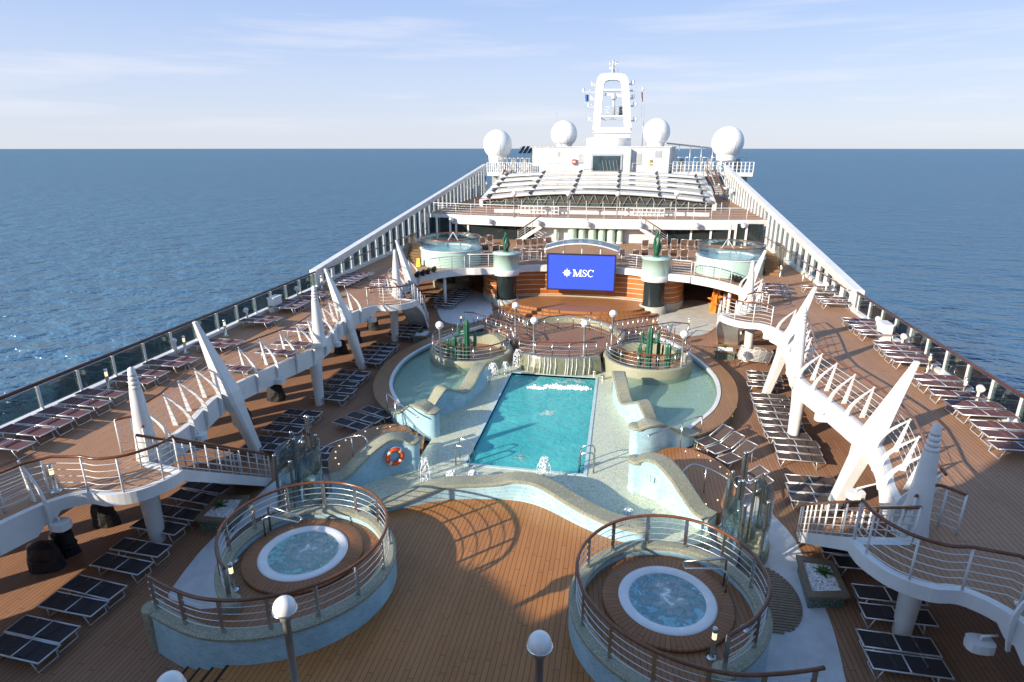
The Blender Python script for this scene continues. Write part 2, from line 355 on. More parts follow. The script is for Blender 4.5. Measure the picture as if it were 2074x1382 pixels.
# ------------------------------------------------------------------ the setting: sea, hull, decks
ZU = 2.9                                           # upper deck
def sea_mat():
    m, nt, N, L, b = newmat('sea_water'); pos = geo(nt)
    mp = N.new('ShaderNodeMapping'); mp.inputs['Scale'].default_value = (.6, 1, 1); mp.inputs['Rotation'].default_value = (0, 0, -.12); L.new(pos, mp.inputs[0])
    v = mp.outputs[0]
    w1 = noise(nt, v, .085, 4, .55); w2 = noise(nt, v, .36, 4, .55); w3 = noise(nt, v, .013, 4, .55)
    h = mth(nt, 'ADD', mth(nt, 'MULTIPLY', w1, 1.0), mth(nt, 'MULTIPLY', w2, .34))
    sp = N.new('ShaderNodeSeparateXYZ'); L.new(pos, sp.inputs[0])
    side = mrange(nt, mth(nt, 'ADD', mth(nt, 'DIVIDE', sp.outputs[0], mth(nt, 'ADD', mth(nt, 'ABSOLUTE', sp.outputs[1]), 60)), mth(nt, 'MULTIPLY', w3, .5)), -.9, 1.1)
    c = mixc(nt, side, (.022, .082, .112), (.015, .066, .135))
    c = mixc(nt, mrange(nt, h, .62, .9, 0, .5), c, (.032, .105, .140))  # paler crests: upwelling, plus light on wave faces put into the colour
    c = mixc(nt, mrange(nt, w3, .42, .62, 0, .35), c, (.012, .048, .082))
    bm_ = bump(nt, h, 1.0, 8.5); o = N['Material Output']; N.remove(b)
    df = N.new('ShaderNodeBsdfDiffuse'); L.new(c, df.inputs[0]); L.new(bm_, df.inputs['Normal'])
    gl = N.new('ShaderNodeBsdfGlossy'); gl.inputs[0].default_value = (.62, .80, .92, 1); gl.inputs['Roughness'].default_value = .1; L.new(bm_, gl.inputs['Normal'])
    fr = N.new('ShaderNodeFresnel'); fr.inputs[0].default_value = 1.33; L.new(bm_, fr.inputs['Normal'])
    mx = N.new('ShaderNodeMixShader'); L.new(mth(nt, 'MINIMUM', mth(nt, 'MULTIPLY', fr.outputs[0], .95), .46), mx.inputs[0])
    L.new(df.outputs[0], mx.inputs[1]); L.new(gl.outputs[0], mx.inputs[2]); L.new(mx.outputs[0], o.inputs[0])
    return m
SEA = sea_mat()
mb = MB(); R = 22000
ring = [0.0, 60, 200, 600, 2000, 7000, R]
for r0, r1 in zip(ring, ring[1:]):
    mb.loft([[(r0*cos(2*pi*k/64), r0*sin(2*pi*k/64), -34), (r1*cos(2*pi*k/64), r1*sin(2*pi*k/64), -34)] for k in range(64)], closed=False, loop=True)
sea = struct('sea', mb, SEA)
HW = 16.1
mb = MB(); mb.prism([(-HW, -60), (HW, -60), (HW, 84), (12, 118), (0, 140), (-12, 118), (-HW, 84)], -34, -1.6); struct('ship_hull', mb, WHITE)
mb = MB(); mb.prism([(-HW+.26, -20), (HW-.26, -20), (HW-.26, 57.5), (-HW+.26, 57.5)], -.05, 0, holes=[[(-2.3, 18.9), (2.3, 18.9), (2.3, 28.7), (-2.3, 28.7)]]); struct('pool_deck', mb, DECK)
mb = MB()
for s in (-1, 1):
    mb.prism([(s*(HW-.25), -20), (s*HW, -20), (s*HW, 56), (s*(HW-.25), 56)], -1.6, .8)
    mb.prism([(s*(HW-.25), -20), (s*HW, -20), (s*HW, 56), (s*(HW-.25), 56)], 2.55, 2.7)
    for k in range(28): mb.prism([(s*(HW-.25), -20+2.75*k), (s*HW, -20+2.75*k), (s*HW, -19.1+2.75*k), (s*(HW-.25), -19.1+2.75*k)], .8, 2.55)
struct('ship_side', mb, WHITE)
INNER = [(11.5, -12, 0), (11.5, 4, 0), (11.45, 7.5, 0), (11.1, 9.6, 0), (10.75, 10.75, 0), (10.2, 11.3, 0), (9.6, 11.3, 0), (9.0, 11.6, 0), (8.62, 12.2, 0), (8.55, 12.75, 0)]
INNER2 = [(9.8, 12.95, 0), (10.15, 13.5, 0), (10.22, 14.4, 0), (10.32, 15.4, 0), (10.62, 16.4, 0), (10.85, 17.4, 0), (10.95, 18.6, 0), (10.8, 19.6, 0), (10.55, 21, 0), (10.3, 22.1, 0), (10.12, 23.2, 0), (10.25, 24.8, 0), (10.65, 26.8, 0), (10.95, 28.8, 0), (10.75, 30.0, 0), (10.2, 30.75, 0), (9.6, 30.85, 0), (9.0, 31.2, 0), (8.6, 31.8, 0), (8.5, 32.35, 0)]
INNER3 = [(9.75, 32.6, 0), (10.1, 33.6, 0), (10.5, 35.3, 0), (10.85, 37.4, 0), (10.75, 39.1, 0), (10.2, 40.2, 0), (9.2, 41.4, 0), (8.0, 42.4, 0)]
E1 = [Vector((11.5, -12, 0))]+cr(INNER[1:]); E2 = cr(INNER2); E3 = cr(INNER3)
for s in (-1, 1):
    mb = MB(); mb.prism([(s*HW, -12)]+[(s*p.x, p.y) for p in E1+E2+E3]+[(s*8.0, 57.5), (s*HW, 57.5)], ZU-.16, ZU); struct('upper_deck', mb, DECKU)
    mb = MB()
    full = E1+E2+E3
    def fdep(i):
        y = full[i].y
        return .30 if (10.9 < y < 13.0 or 30.6 < y < 32.7) else (.52 if (10.4 < y < 13.6 or 30.3 < y < 33.2 or y > 38.5) else .74)
    mb.sweep([(s*p.x, p.y) for p in full], lambda i: [(-s*.035, ZU-fdep(i)), (s*.22, ZU-fdep(i)), (s*.22, ZU-.006), (s*.06, ZU+.03), (-s*.035, ZU+.03)])
    struct('walkway_fascia', mb, WHITE)
MEZ = cr([(8.0, 42.4, 0), (7.0, 42.75, 0), (6.1, 43.0, 0), (5.2, 43.5, 0), (4.2, 44.3, 0), (2.4, 44.75, 0), (.2, 44.9, 0)])
MEZ = MEZ+[Vector((.4-p.x, p.y, 0)) for p in MEZ[-2::-1]]
MEZ[0].x = 8.0; MEZ[-1].x = -8.0
mb = MB(); mb.prism([(p.x, p.y) for p in MEZ]+[(-8.0, 57.5), (8.0, 57.5)], ZU-.16, ZU); struct('sun_terrace', mb, DECKU)
mb = MB(); mb.sweep(MEZ, [(.035, ZU-.46), (.035, ZU+.03), (-.06, ZU+.03), (-.2, ZU-.006), (-.2, ZU-.46)])
struct('terrace_fascia', mb, WHITE)
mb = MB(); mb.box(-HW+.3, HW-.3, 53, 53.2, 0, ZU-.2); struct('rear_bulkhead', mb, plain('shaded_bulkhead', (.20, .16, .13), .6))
# forward upper decks
mb = MB(); mb.box(-HW, HW, 57.5, 96, ZU-.16, ZU); struct('forward_deck', mb, DECKU)
ZB = 5.15
BAL = [Vector((17.0*t, 57.8-2.0*(1-t*t), 0)) for t in [i/12 for i in range(-12, 13)]]
mb = MB(); mb.prism([(p.x*.945, p.y) for p in BAL]+[(16.0, 90), (-16.0, 90)], ZB-.15, ZB); struct('balcony_deck', mb, DECKU)
mb = MB(); mb.sweep([(p.x*.95, p.y) for p in BAL], [(0, ZB-.85), (-.3, ZB-.85), (-.3, ZB-.005), (0, ZB+.04)]); struct('balcony_fascia', mb, WHITE)
# painted floors on the pool deck
for s in (-1, 1):
    mb = MB(); mb.prism([tuple(p)[:2] for p in cr([(s*8.25, 9.0 if s > 0 else 11.15, 0), (s*8.45, 11.0 if s > 0 else 11.5, 0), (s*8.75, 13.2, 0), (s*8.75, 15.2, 0), (s*8.75, 16.8, 0), (s*8.35, 18.2, 0), (s*7.9, 19.6, 0), (s*7.0, 21.4, 0)])]+[(s*6.2, 21.6), (s*6.0, 18), (s*6.2, 14), (s*6.3, 9 if s > 0 else 10.8)], -.02, .006); struct('white_deck_paint', mb, DECKW)
    mb = MB(); mb.prism([tuple(p)[:2] for p in cr([(s*11.3, 44.6, 0), (s*10.3, 46.6, 0), (s*8.6, 47.3, 0), (s*7.2, 45.2, 0), (s*6.1, 42.3, 0), (s*5.9, 39.6, 0), (s*7.2, 37.6, 0), (s*8.7, 38.2, 0), (s*10.0, 41.0, 0)], 5, True)], -.02, .006); struct('pale_deck_paint', mb, SANDW if s > 0 else DECKW)
# raised stage deck between the whirlpools
SPR = cr([(5.55, 10.25, 0), (6.1, 10.75, 0), (6.55, 11.45, 0), (6.7, 12.15, 0), (6.55, 12.95, 0), (6.1, 13.65, 0), (5.4, 14.12, 0), (4.5, 14.25, 0), (3.6, 14.0, 0), (2.9, 13.4, 0), (2.47, 12.6, 0), (2.38, 11.8, 0), (2.6, 10.95, 0), (3.1, 10.25, 0), (3.75, 9.75, 0), (4.6, 9.4, 0), (5.5, 9.3, 0), (6.4, 9.48, 0), (7.2, 9.75, 0)], 4)
FRONT = [(-4.1, 15.5, .62), (-3.5, 15.9, .68), (-2.5, 16.5, .92), (-1.9, 16.7, .96), (-1.3, 16.85, .96), (-.6, 16.95, 1.02), (0, 17.0, 1.15), (.7, 16.9, 1.2), (1.3, 16.65, 1.14), (2.0, 16.2, 1.04), (2.65, 15.8, .98), (3.3, 15.5, .95), (4.0, 15.35, .95)]
FR = cr(FRONT, 4)
mb = MB(); mb.prism([(-5.1, -6), (-5.1, 9.75), (-5.3, 12), (-4.6, 14.6)]+[(p.x, p.y) for p in FR]+[(4.3, 13), (4.6, 10.6), (5.4, 9.6), (5.4, -6)], 0, .4); struct('stage_deck', mb, STAGE)
mb = MB()
for k, w in enumerate((.4, .75, 1.1)): mb.box(-5.1-.36*(k+1), -5.1-.36*k, 5.0, 9.62, 0, .4-.1*(k+1))
ss = struct('deck_steps', mb, STAGE)
mb = MB()
for k in range(4): mb.box(-5.13-.36*k, -5.07-.36*k, 5.0, 9.62, .4-.1*k-.03, .4-.1*k+.006)
mb.build('step_nosing', BLACK, ss)
mb = MB()
for k in range(4): mb.ball((-5.1-.36*k, 9.66, .46-.1*k), .03, 8, 5)
mb.build('step_light', emit('step_light_glow', (1, .75, .4), 2.5), ss)
# wading area, side basins
BIN = cr([(6.2, 22.75, 0), (7.25, 24.35, 0), (7.85, 26.0, 0), (8.05, 27.6, 0), (8.0, 29.4, 0), (7.55, 31.0, 0), (6.8, 32.8, 0), (5.2, 34.4, 0), (3.2, 35.2, 0)])
half = [(4.2, 14.9), (6.2, 15.9), (6.1, 16.9), (5.1, 17.8), (4.0, 18.5), (4.0, 21.0), (4.9, 21.6), (5.9, 22.3)]+[(p.x, p.y) for p in BIN]
outl = half+[(-x, y) for x, y in half[::-1]]
outl = [(x, y) for x, y in outl if True]
PX0, PX1, PY0, PY1 = -2.15, 2.17, 19.05, 28.55
mb = MB(); mb.prism(outl, .02, .25, holes=[[(PX0, PY0), (PX1, PY0), (PX1, PY1), (PX0, PY1)]]); struct('wading_terrace', mb, MOSF)
mb = MB()
mb.box(PX0-.1, PX1+.1, PY0-.1, PY1+.1, -1.5, -1.4)
mb.box(PX0-.1, PX0, PY0-.1, PY1+.1, -1.4, .2); mb.box(PX1, PX1+.1, PY0-.1, PY1+.1, -1.4, .2); mb.box(PX0, PX1, PY0-.1, PY0, -1.4, .2); mb.box(PX0, PX1, PY1, PY1+.1, -1.4, .2)
pool = struct('pool_basin', mb, tiles('pool_tile', (.35, .68, .72), (.42, .74, .76), (.55, .75, .76)))
mb = MB(); t = .13
for a in ((PX0-t, PX0, PY0-t, PY1+t), (PX1, PX1+t, PY0-t, PY1+t), (PX0, PX1, PY0-t, PY0), (PX0, PX1, PY1, PY1+t)): mb.box(*a, .1, .275)
mb.build('pool_rim', plain('pale_blue_rim', (.46, .58, .58), .35), pool)
mb = MB(); mb.prism([(PX0, PY0), (PX1, PY0), (PX1, PY1), (PX0, PY1)], .13, .16, bottom=False)
struct('pool_water', mb, water('pool_water', (.085, .48, .47), (.045, .39, .40), foam=[(1.0, 28.3, 2.4, 2.2), (-.8, 28.5, 1.5, 1.3), (.3, 24.0, .9, .9), (-.2, 20, .7, .7)], clear=.08, bs=.8, sc=2.2, fsc=2.4, ft=(.55, .78)))
for s in (-1, 1):
    poly = [(s*4.75, 22.75), (s*4.1, 23.45), (s*3.75, 24.3), (s*3.5, 25.2), (s*3.3, 26.2), (s*3.2, 29), (s*3.2, 35)]+[(s*p.x, p.y) for p in BIN[::-1]]+[(s*5.4, 22.1)]
    mb = MB(); mb.prism(poly, .50, .52, bottom=False)
    struct('basin_water', mb, water('basin_water', (.18, .30, .27), (.13, .26, .25), foam=[(s*7.0, 26.5, .5, 2.0), (s*6.2, 25, 1, 1)], clear=.74, bs=.4, sc=3.5, fsc=3, ft=(.62, .85)))
# ------------------------------------------------------------------ raised rear sun deck between the cactus islands
RD = [(-1.75, 29.3), (-.6, 29.15), (.5, 29.25), (2.0, 29.6), (2.6, 31.5), (3.6, 33.4), (2.9, 35.2), (1.6, 36.3), (.1, 36.6), (-1.4, 36.3), (-2.7, 35.2), (-3.4, 33.4), (-2.3, 31.5)]
mb = MB(); mb.prism(RD, 0, .9); struct('rear_pool_deck', mb, planks('rear_pool_planks', (.21, .10, .055), (.29, .155, .09), .13, 0, .55))
# the screen stage in front of the terrace
SA = cr([(-6.0, 43.2, 0), (-5.0, 41.4, 0), (-3.4, 40.5, 0), (-1.6, 39.95, 0), (.2, 39.8, 0), (2.0, 39.95, 0), (3.8, 40.5, 0), (5.4, 41.4, 0), (6.4, 43.2, 0)])
mb = MB(); c0 = Vector((.2, 44.5, 0))
for k in range(3):
    mb.prism([tuple((c0+(p-c0)*(1-.075*k)).xy) for p in SA]+[(6.2-.4*k, 45.5+.0*k), (-5.8+.4*k, 45.5)], .008*k, .16*(k+1))
struct('screen_stage', mb, planks('screen_stage_planks', (.27, .11, .035), (.36, .16, .06), .13, pi/2, .45))
# ------------------------------------------------------------------ railings
def rail_parts(t, path, h=1.0, step=1.2, wires=4, hand=MAHOG, post=WHITE, wire=ALU, pr=.028, hr=.04, wr=.012, flat=False, ends=True, lean=0.0):
    P = [Vector(p) if len(p) > 2 else Vector((p[0], p[1], 0)) for p in path]
    mb = MB(); mb.tube([p+Vector((0, 0, h)) for p in P], hr, 8); mb.build('handrail', hand, t)
    mb = MB()
    for k in range(wires):
        mb.tube([p+Vector((0, 0, h*(k+.7)/(wires+.7))) for p in P], wr, 4, caps=False)
    if wires: mb.build('rail_wires', wire, t)
    S = resample(P, step)
    if ends and (S[-1]-P[-1]).length > step*.4: S.append(P[-1])
    for p in S:
        mb = MB()
        if flat: mb.bar(p, p+Vector((0, 0, h)), .09, .05)
        else: mb.tube([p, p+Vector((0, 0, h))], pr, 6)
        mb.build('post', post, t)
def side(s): return 'left' if s < 0 else 'right'
def z3(pts, z): return [Vector((p[0], p[1], z)) for p in pts]
# shark-fin railing along the inner edge of each walkway
def fin_rail(s, edge, name_lab, skip=()):
    t = thing('fin_railing', name_lab, 'railing', (s*edge[0].x, edge[0].y, ZU), 'white fin railings along the raised walkways')
    S = resample(edge, 1.12); rows = []
    for i, p in enumerate(S):
        a = S[max(i-1, 0)]; b = S[min(i+1, len(S)-1)]; tg = (b-a).normalized(); n = Vector((tg.y, -tg.x, 0))
        if n.x < 0: n = -n
        p = Vector((s*p.x, p.y, 0)); n = Vector((s*n.x, n.y, 0)); tg = Vector((s*tg.x, tg.y, 0)); rows.append((p, n))
        if any(abs(p.y-q) < w for q, w in skip): continue
        ap = p+n*.62+tg*.0+Vector((0, 0, ZU+1.08))
        mb = MB(); th = .022
        secs = []                                  # curved blade: from the foot of the fascia up and over to the tip
        for k in range(9):
            u = k/8; z = ZU-.72+(1.80)*u
            o = -.03-.09*sin(pi*min(1, u*1.15))+.69*max(0, (u-.38)/.62)**2.1
            w = .07+.085*sin(pi*u)**.8*(1-.5*u) if u < 1 else .03
            w = max(.035, w*(1 if u < .8 else 1-(u-.8)*3.4))
            c = p+n*o+Vector((0, 0, z))
            secs.append([c-n*w*.5-tg*th, c+n*w*.5-tg*th, c+n*w*.5+tg*th, c-n*w*.5+tg*th])
        mb.loft(secs)
        secs = []
        for k in range(5):                         # straight blade
            u = k/4; c = p+n*(.42+.21*u)+Vector((0, 0, ZU+1.10*u)); w = .13*(1-u)+.03
            secs.append([c-n*w*.5-tg*th, c+n*w*.5-tg*th, c+n*w*.5+tg*th, c-n*w*.5+tg*th])
        mb.loft(secs); mb.build('fin', WHITE, t)
    mb = MB()
    for k in range(5):
        u = .16+k*.17; mb.tube([p+n*(.42+.21*u)+Vector((0, 0, ZU+1.1*u)) for p, n in rows], .011, 4, caps=False)
    mb.build('rail_wires', WHITE, t)
    mb = MB(); mb.tube([p+n*.72+Vector((0, 0, ZU+1.1)) for p, n in rows], .036, 7); mb.build('handrail', MAHOG, t)
def sub(path, y0, y1): return [p for p in path if y0 <= p.y <= y1]
SPIKES = [13.3, 23.6, 33.4]; BLADES = [18.2, 28.0, 38.0]
for s in (-1, 1):
    fin_rail(s, [p for p in E1 if p.y > -4 and p.x >= 10.38], 'white fin railing at the near end of the %s walkway, before the landing' % side(s))
    fin_rail(s, sub(E2, 14.1, 30.1), 'long white fin railing along the middle of the %s raised walkway' % side(s), [(18.2, .5), (28, .5), (23.6, .3)])
    fin_rail(s, sub(E3, 33.4, 39.8), 'far white fin railing beyond the far landing of the %s walkway' % side(s), [(38, .5)])
    for nm, pth in (('near', [Vector((11.35, 10.2, 0)), Vector((11.15, 10.8, 0)), Vector((10.8, 11.2, 0))]+[p for p in E1 if p.x <= 10.3]), ('far', [p for p in E2 if p.y > 30.3])):
        pth = mir(s, [(p.x+.08, p.y, ZU) for p in pth])
        t = thing('landing_railing', 'white wire railing with wooden handrail curving round the %s %s walkway landing' % (nm, side(s)), 'railing', pth[0], 'curved landing railings')
        rail_parts(t, pth, 1.05, .95, 5, MAHOG, WHITE, WHITE)
    for nm, y0, x0 in (('near', 12.95, 9.85), ('far', 32.6, 9.85)):
        pth = mir(s, [(p.x, p.y, ZU) for p in cr([(x0-.02, y0+.1, 0), (x0+.3, y0+.5, 0), (x0+.75, y0+.75, 0), (x0+1.15, y0+.4, 0)], 4)])
        t = thing('landing_railing', 'short white wire railing wrapping the white spike beside the %s %s landing' % (nm, side(s)), 'railing', pth[0], 'short railings round the spikes')
        rail_parts(t, pth, 1.05, .6, 5, MAHOG, WHITE, WHITE)
    # stairs from the landings down to the pool deck (they run away from the viewer)
    for nm, y0, bend in (('near', 12.72, .35), ('far', 32.36, .75)):
        t = thing('deck_stairs', '%s staircase with white stringers from the %s walkway landing down to the pool deck' % (nm, side(s)), 'stairs', (s*9.2, y0, 0), 'walkway staircases')
        n = 17; L = 4.4
        def cen(u): return Vector((9.2+bend*sin(u*pi*.5)**2*.9-.15*sin(pi*u), y0+L*u, ZU*(1-u)))
        for o in (-.6, .6):
            mb = MB(); mb.sweep([(s*(cen(u/12).x+o), cen(u/12).y, cen(u/12).z) for u in range(13)], [(-.03, -.3), (.03, -.3), (.03, .06), (-.03, .06)]); mb.build('stringer', WHITE, t)
        mb = MB()
        for k in range(1, n):
            c = cen(k/n); mb.box(s*c.x-.57, s*c.x+.57, c.y-.16, c.y+.14, c.z-.04, c.z)
        mb.build('treads', TEAKP, t)
        mb = MB(); mb.sweep([(s*cen(u/12).x, cen(u/12).y, cen(u/12).z) for u in range(13)], [(-.57, -.29), (.57, -.29), (.57, -.26), (-.57, -.26)]); mb.build('soffit', WHITE2, t)
        for o in (-.6, .6):
            pth = [(s*(cen(u/10).x+o), cen(u/10).y, cen(u/10).z) for u in range(11)]
            rail_parts(t, pth, 1.0, .62, 4, MAHOG, WHITE, WHITE, .024)
# white spikes and blades that carry the walkways
for s in (-1, 1):
    for i, y in enumerate(SPIKES):
        x = s*10.05; nm = ('near', 'middle', 'far')[i]
        t = thing('white_spike', '%s upright white spike on a column through the %s walkway' % (nm, side(s)), 'pillar', (s*10.35, y, 0), 'upright white spikes')
        mb = MB(); mb.lathe([(.20, 0), (.21, .3), (.25, 1.6), (.30, 2.3)], (s*10.35, y, 0), 16, sx=1, sy=1.15); mb.build('column', WHITE, t)
        mb = MB(); mb.lathe([(.33, ZU), (.285, ZU+.3), (.245, ZU+.9), (.165, ZU+2.0), (.15, ZU+2.12)], (x, y, 0), 18)
        mb.build('cone', WHITE, t)
        mb = MB()
        for k in range(4): mb.lathe([(.115-.012*k, ZU+2.10+.13*k), (.148-.012*k, ZU+2.12+.13*k), (.140-.012*k, ZU+2.21+.13*k), (.105-.012*k, ZU+2.225+.13*k)], (x, y, 0), 16)
        mb.lathe([(.10, ZU+2.6), (.08, ZU+2.72), (.01, ZU+2.76)], (x, y, 0), 14); mb.build('ringed_tip', WHITE, t)
    for i, y in enumerate(BLADES):
        nm = ('near', 'middle', 'far')[i]
        f = Vector((s*10.35, y+.45, 0)); m = Vector((s*10.85, y-.05, ZU)); tp = Vector((s*11.6, y-.25, 5.55))
        t = thing('leaning_blade', '%s white blade leaning outward from its slanted leg on the %s walkway' % (nm, side(s)), 'pillar', tuple(f), 'leaning white blades')
        def sec(c, w, d):
            return [c+Vector((w*a, d*b, 0)) for a, b in ((-.5, -.34), (-.34, -.5), (.34, -.5), (.5, -.34), (.5, .34), (.34, .5), (-.34, .5), (-.5, .34))]
        mb = MB(); mb.loft([sec(f, .36, .38), sec(f.lerp(m, .4), .42, .47), sec(f.lerp(m, .74), .47, .6)]); mb.build('slanted_leg', WHITE, t)
        mb = MB(); mb.loft([sec(f.lerp(m, .72), .44, .6), sec(f.lerp(m, .85), .55, .74), sec(m, .58, .74), sec(m.lerp(tp, .25), .48, .58), sec(m.lerp(tp, .6), .31, .37), sec(m.lerp(tp, .86), .20, .23)])
        mb.build('blade', WHITE, t)
        mb = MB()
        for k in range(4):
            u = .865+.035*k; mb.loft([sec(m.lerp(tp, u), .195-.014*k, .22-.015*k), sec(m.lerp(tp, u+.025), .19-.014*k, .215-.015*k)])
        mb.loft([sec(m.lerp(tp, .86), .15, .17), sec(tp, .11, .12)]); mb.build('ringed_tip', WHITE, t)
# outer glass rails and sloping white window walls
for s in (-1, 1):
    t = thing('glass_railing', 'smoked glass railing with white posts and dark handrail along the %s ship side' % side(s), 'railing', (s*15.75, 6, ZU), 'outer glass railings')
    X = s*15.78; ys = [6+1.55*k for k in range(19)]
    mb = MB(); mb.box(X-.03, X+.03, 6, 34.4, ZU+.98, ZU+1.04); mb.tube([(X, 6, ZU+1.05), (X, 34.4, ZU+1.05)], .05, 8); mb.build('handrail', plain('dark_varnish', (.075, .028, .02), .3), t)
    mb = MB(); mb.box(min(X-s*.16, X+s*.2), max(X-s*.16, X+s*.2), 6, 34.4, ZU, ZU+.13); mb.build('kerb', WHITE, t)
    for y in ys:
        mb = MB(); mb.box(X-.05, X+.05, y-.035, y+.035, ZU+.13, ZU+.98); mb.build('post', WHITE, t)
        if y < 34:
            mb = MB(); mb.box(X-.012, X+.012, y+.05, min(y+1.5, 34.3), ZU+.2, ZU+.95); mb.build('glass_pane', GTINT, t)
    # window wall
    t = thing('window_wall', 'tall white window wall rising towards the bow along the %s ship side' % side(s), 'wall', (s*16, 34.5, ZU), 'sloping white window walls')
    top = lambda y: 4.05+(y-34.5)*.104
    y0, y1 = 34.5, 84.0
    mb = MB(); mb.loft([[(s*15.75, y, top(y)-.5), (s*16.1, y, top(y)-.5), (s*16.15, y, top(y)), (s*15.7, y, top(y))] for y in (y0, y1)])
    mb.loft([[(s*15.7, y0-.18, ZU), (s*16.15, y0-.18, ZU), (s*16.15, y0-.18, top(y0)), (s*15.7, y0-.18, top(y0))], [(s*15.7, y0+.2, ZU), (s*16.15, y0+.2, ZU), (s*16.15, y0+.2, top(y0)-.02), (s*15.7, y0+.2, top(y0)-.02)]]); mb.build('top_beam', WHITE, t)
    mb = MB(); mb.box(min(s*15.72, s*16.1), max(s*15.72, s*16.1), y0, y1, ZU, ZU+.2); mb.build('sill', WHITE, t)
    for k in range(32):
        y = y0+.9+1.55*k
        mb = MB(); mb.loft([[(s*15.84, y+a, z) for a in (-.13, .13)]+[(s*15.975, y+a, z) for a in (.12, -.12)] for z in (ZU+.2, top(y)-.45)]); mb.build('mullion', WHITE, t)
        mb = MB(); mb.loft([[(s*15.98, y+.2, ZU+.2), (s*15.98, y+1.36, ZU+.2), (s*15.98, y+1.36, top(y+1.36)-.5), (s*15.98, y+.2, top(y+.2)-.5)], [(s*15.995, y+.2, ZU+.2), (s*15.995, y+1.36, ZU+.2), (s*15.995, y+1.36, top(y+1.36)-.5), (s*15.995, y+.2, top(y+.2)-.5)]]); mb.build('window_pane', GTINT, t)
    pth = [(s*15.45, y, ZU+.0) for y in [35+1.5*k for k in range(15)]]
    t = thing('stand_off_handrail', 'thin dark handrail on brackets in front of the %s window wall' % side(s), 'handrail', pth[0], 'handrails on the window walls')
    mb = MB(); mb.tube([(p[0], p[1], ZU+1.05) for p in pth], .035, 6); mb.build('handrail', MAHOG, t)
    mb = MB()
    for p in pth: mb.tube([(p[0], p[1], ZU+1.05), (p[0]+s*.3, p[1], ZU+1.0)], .018, 5)
    mb.build('brackets', ALU, t)
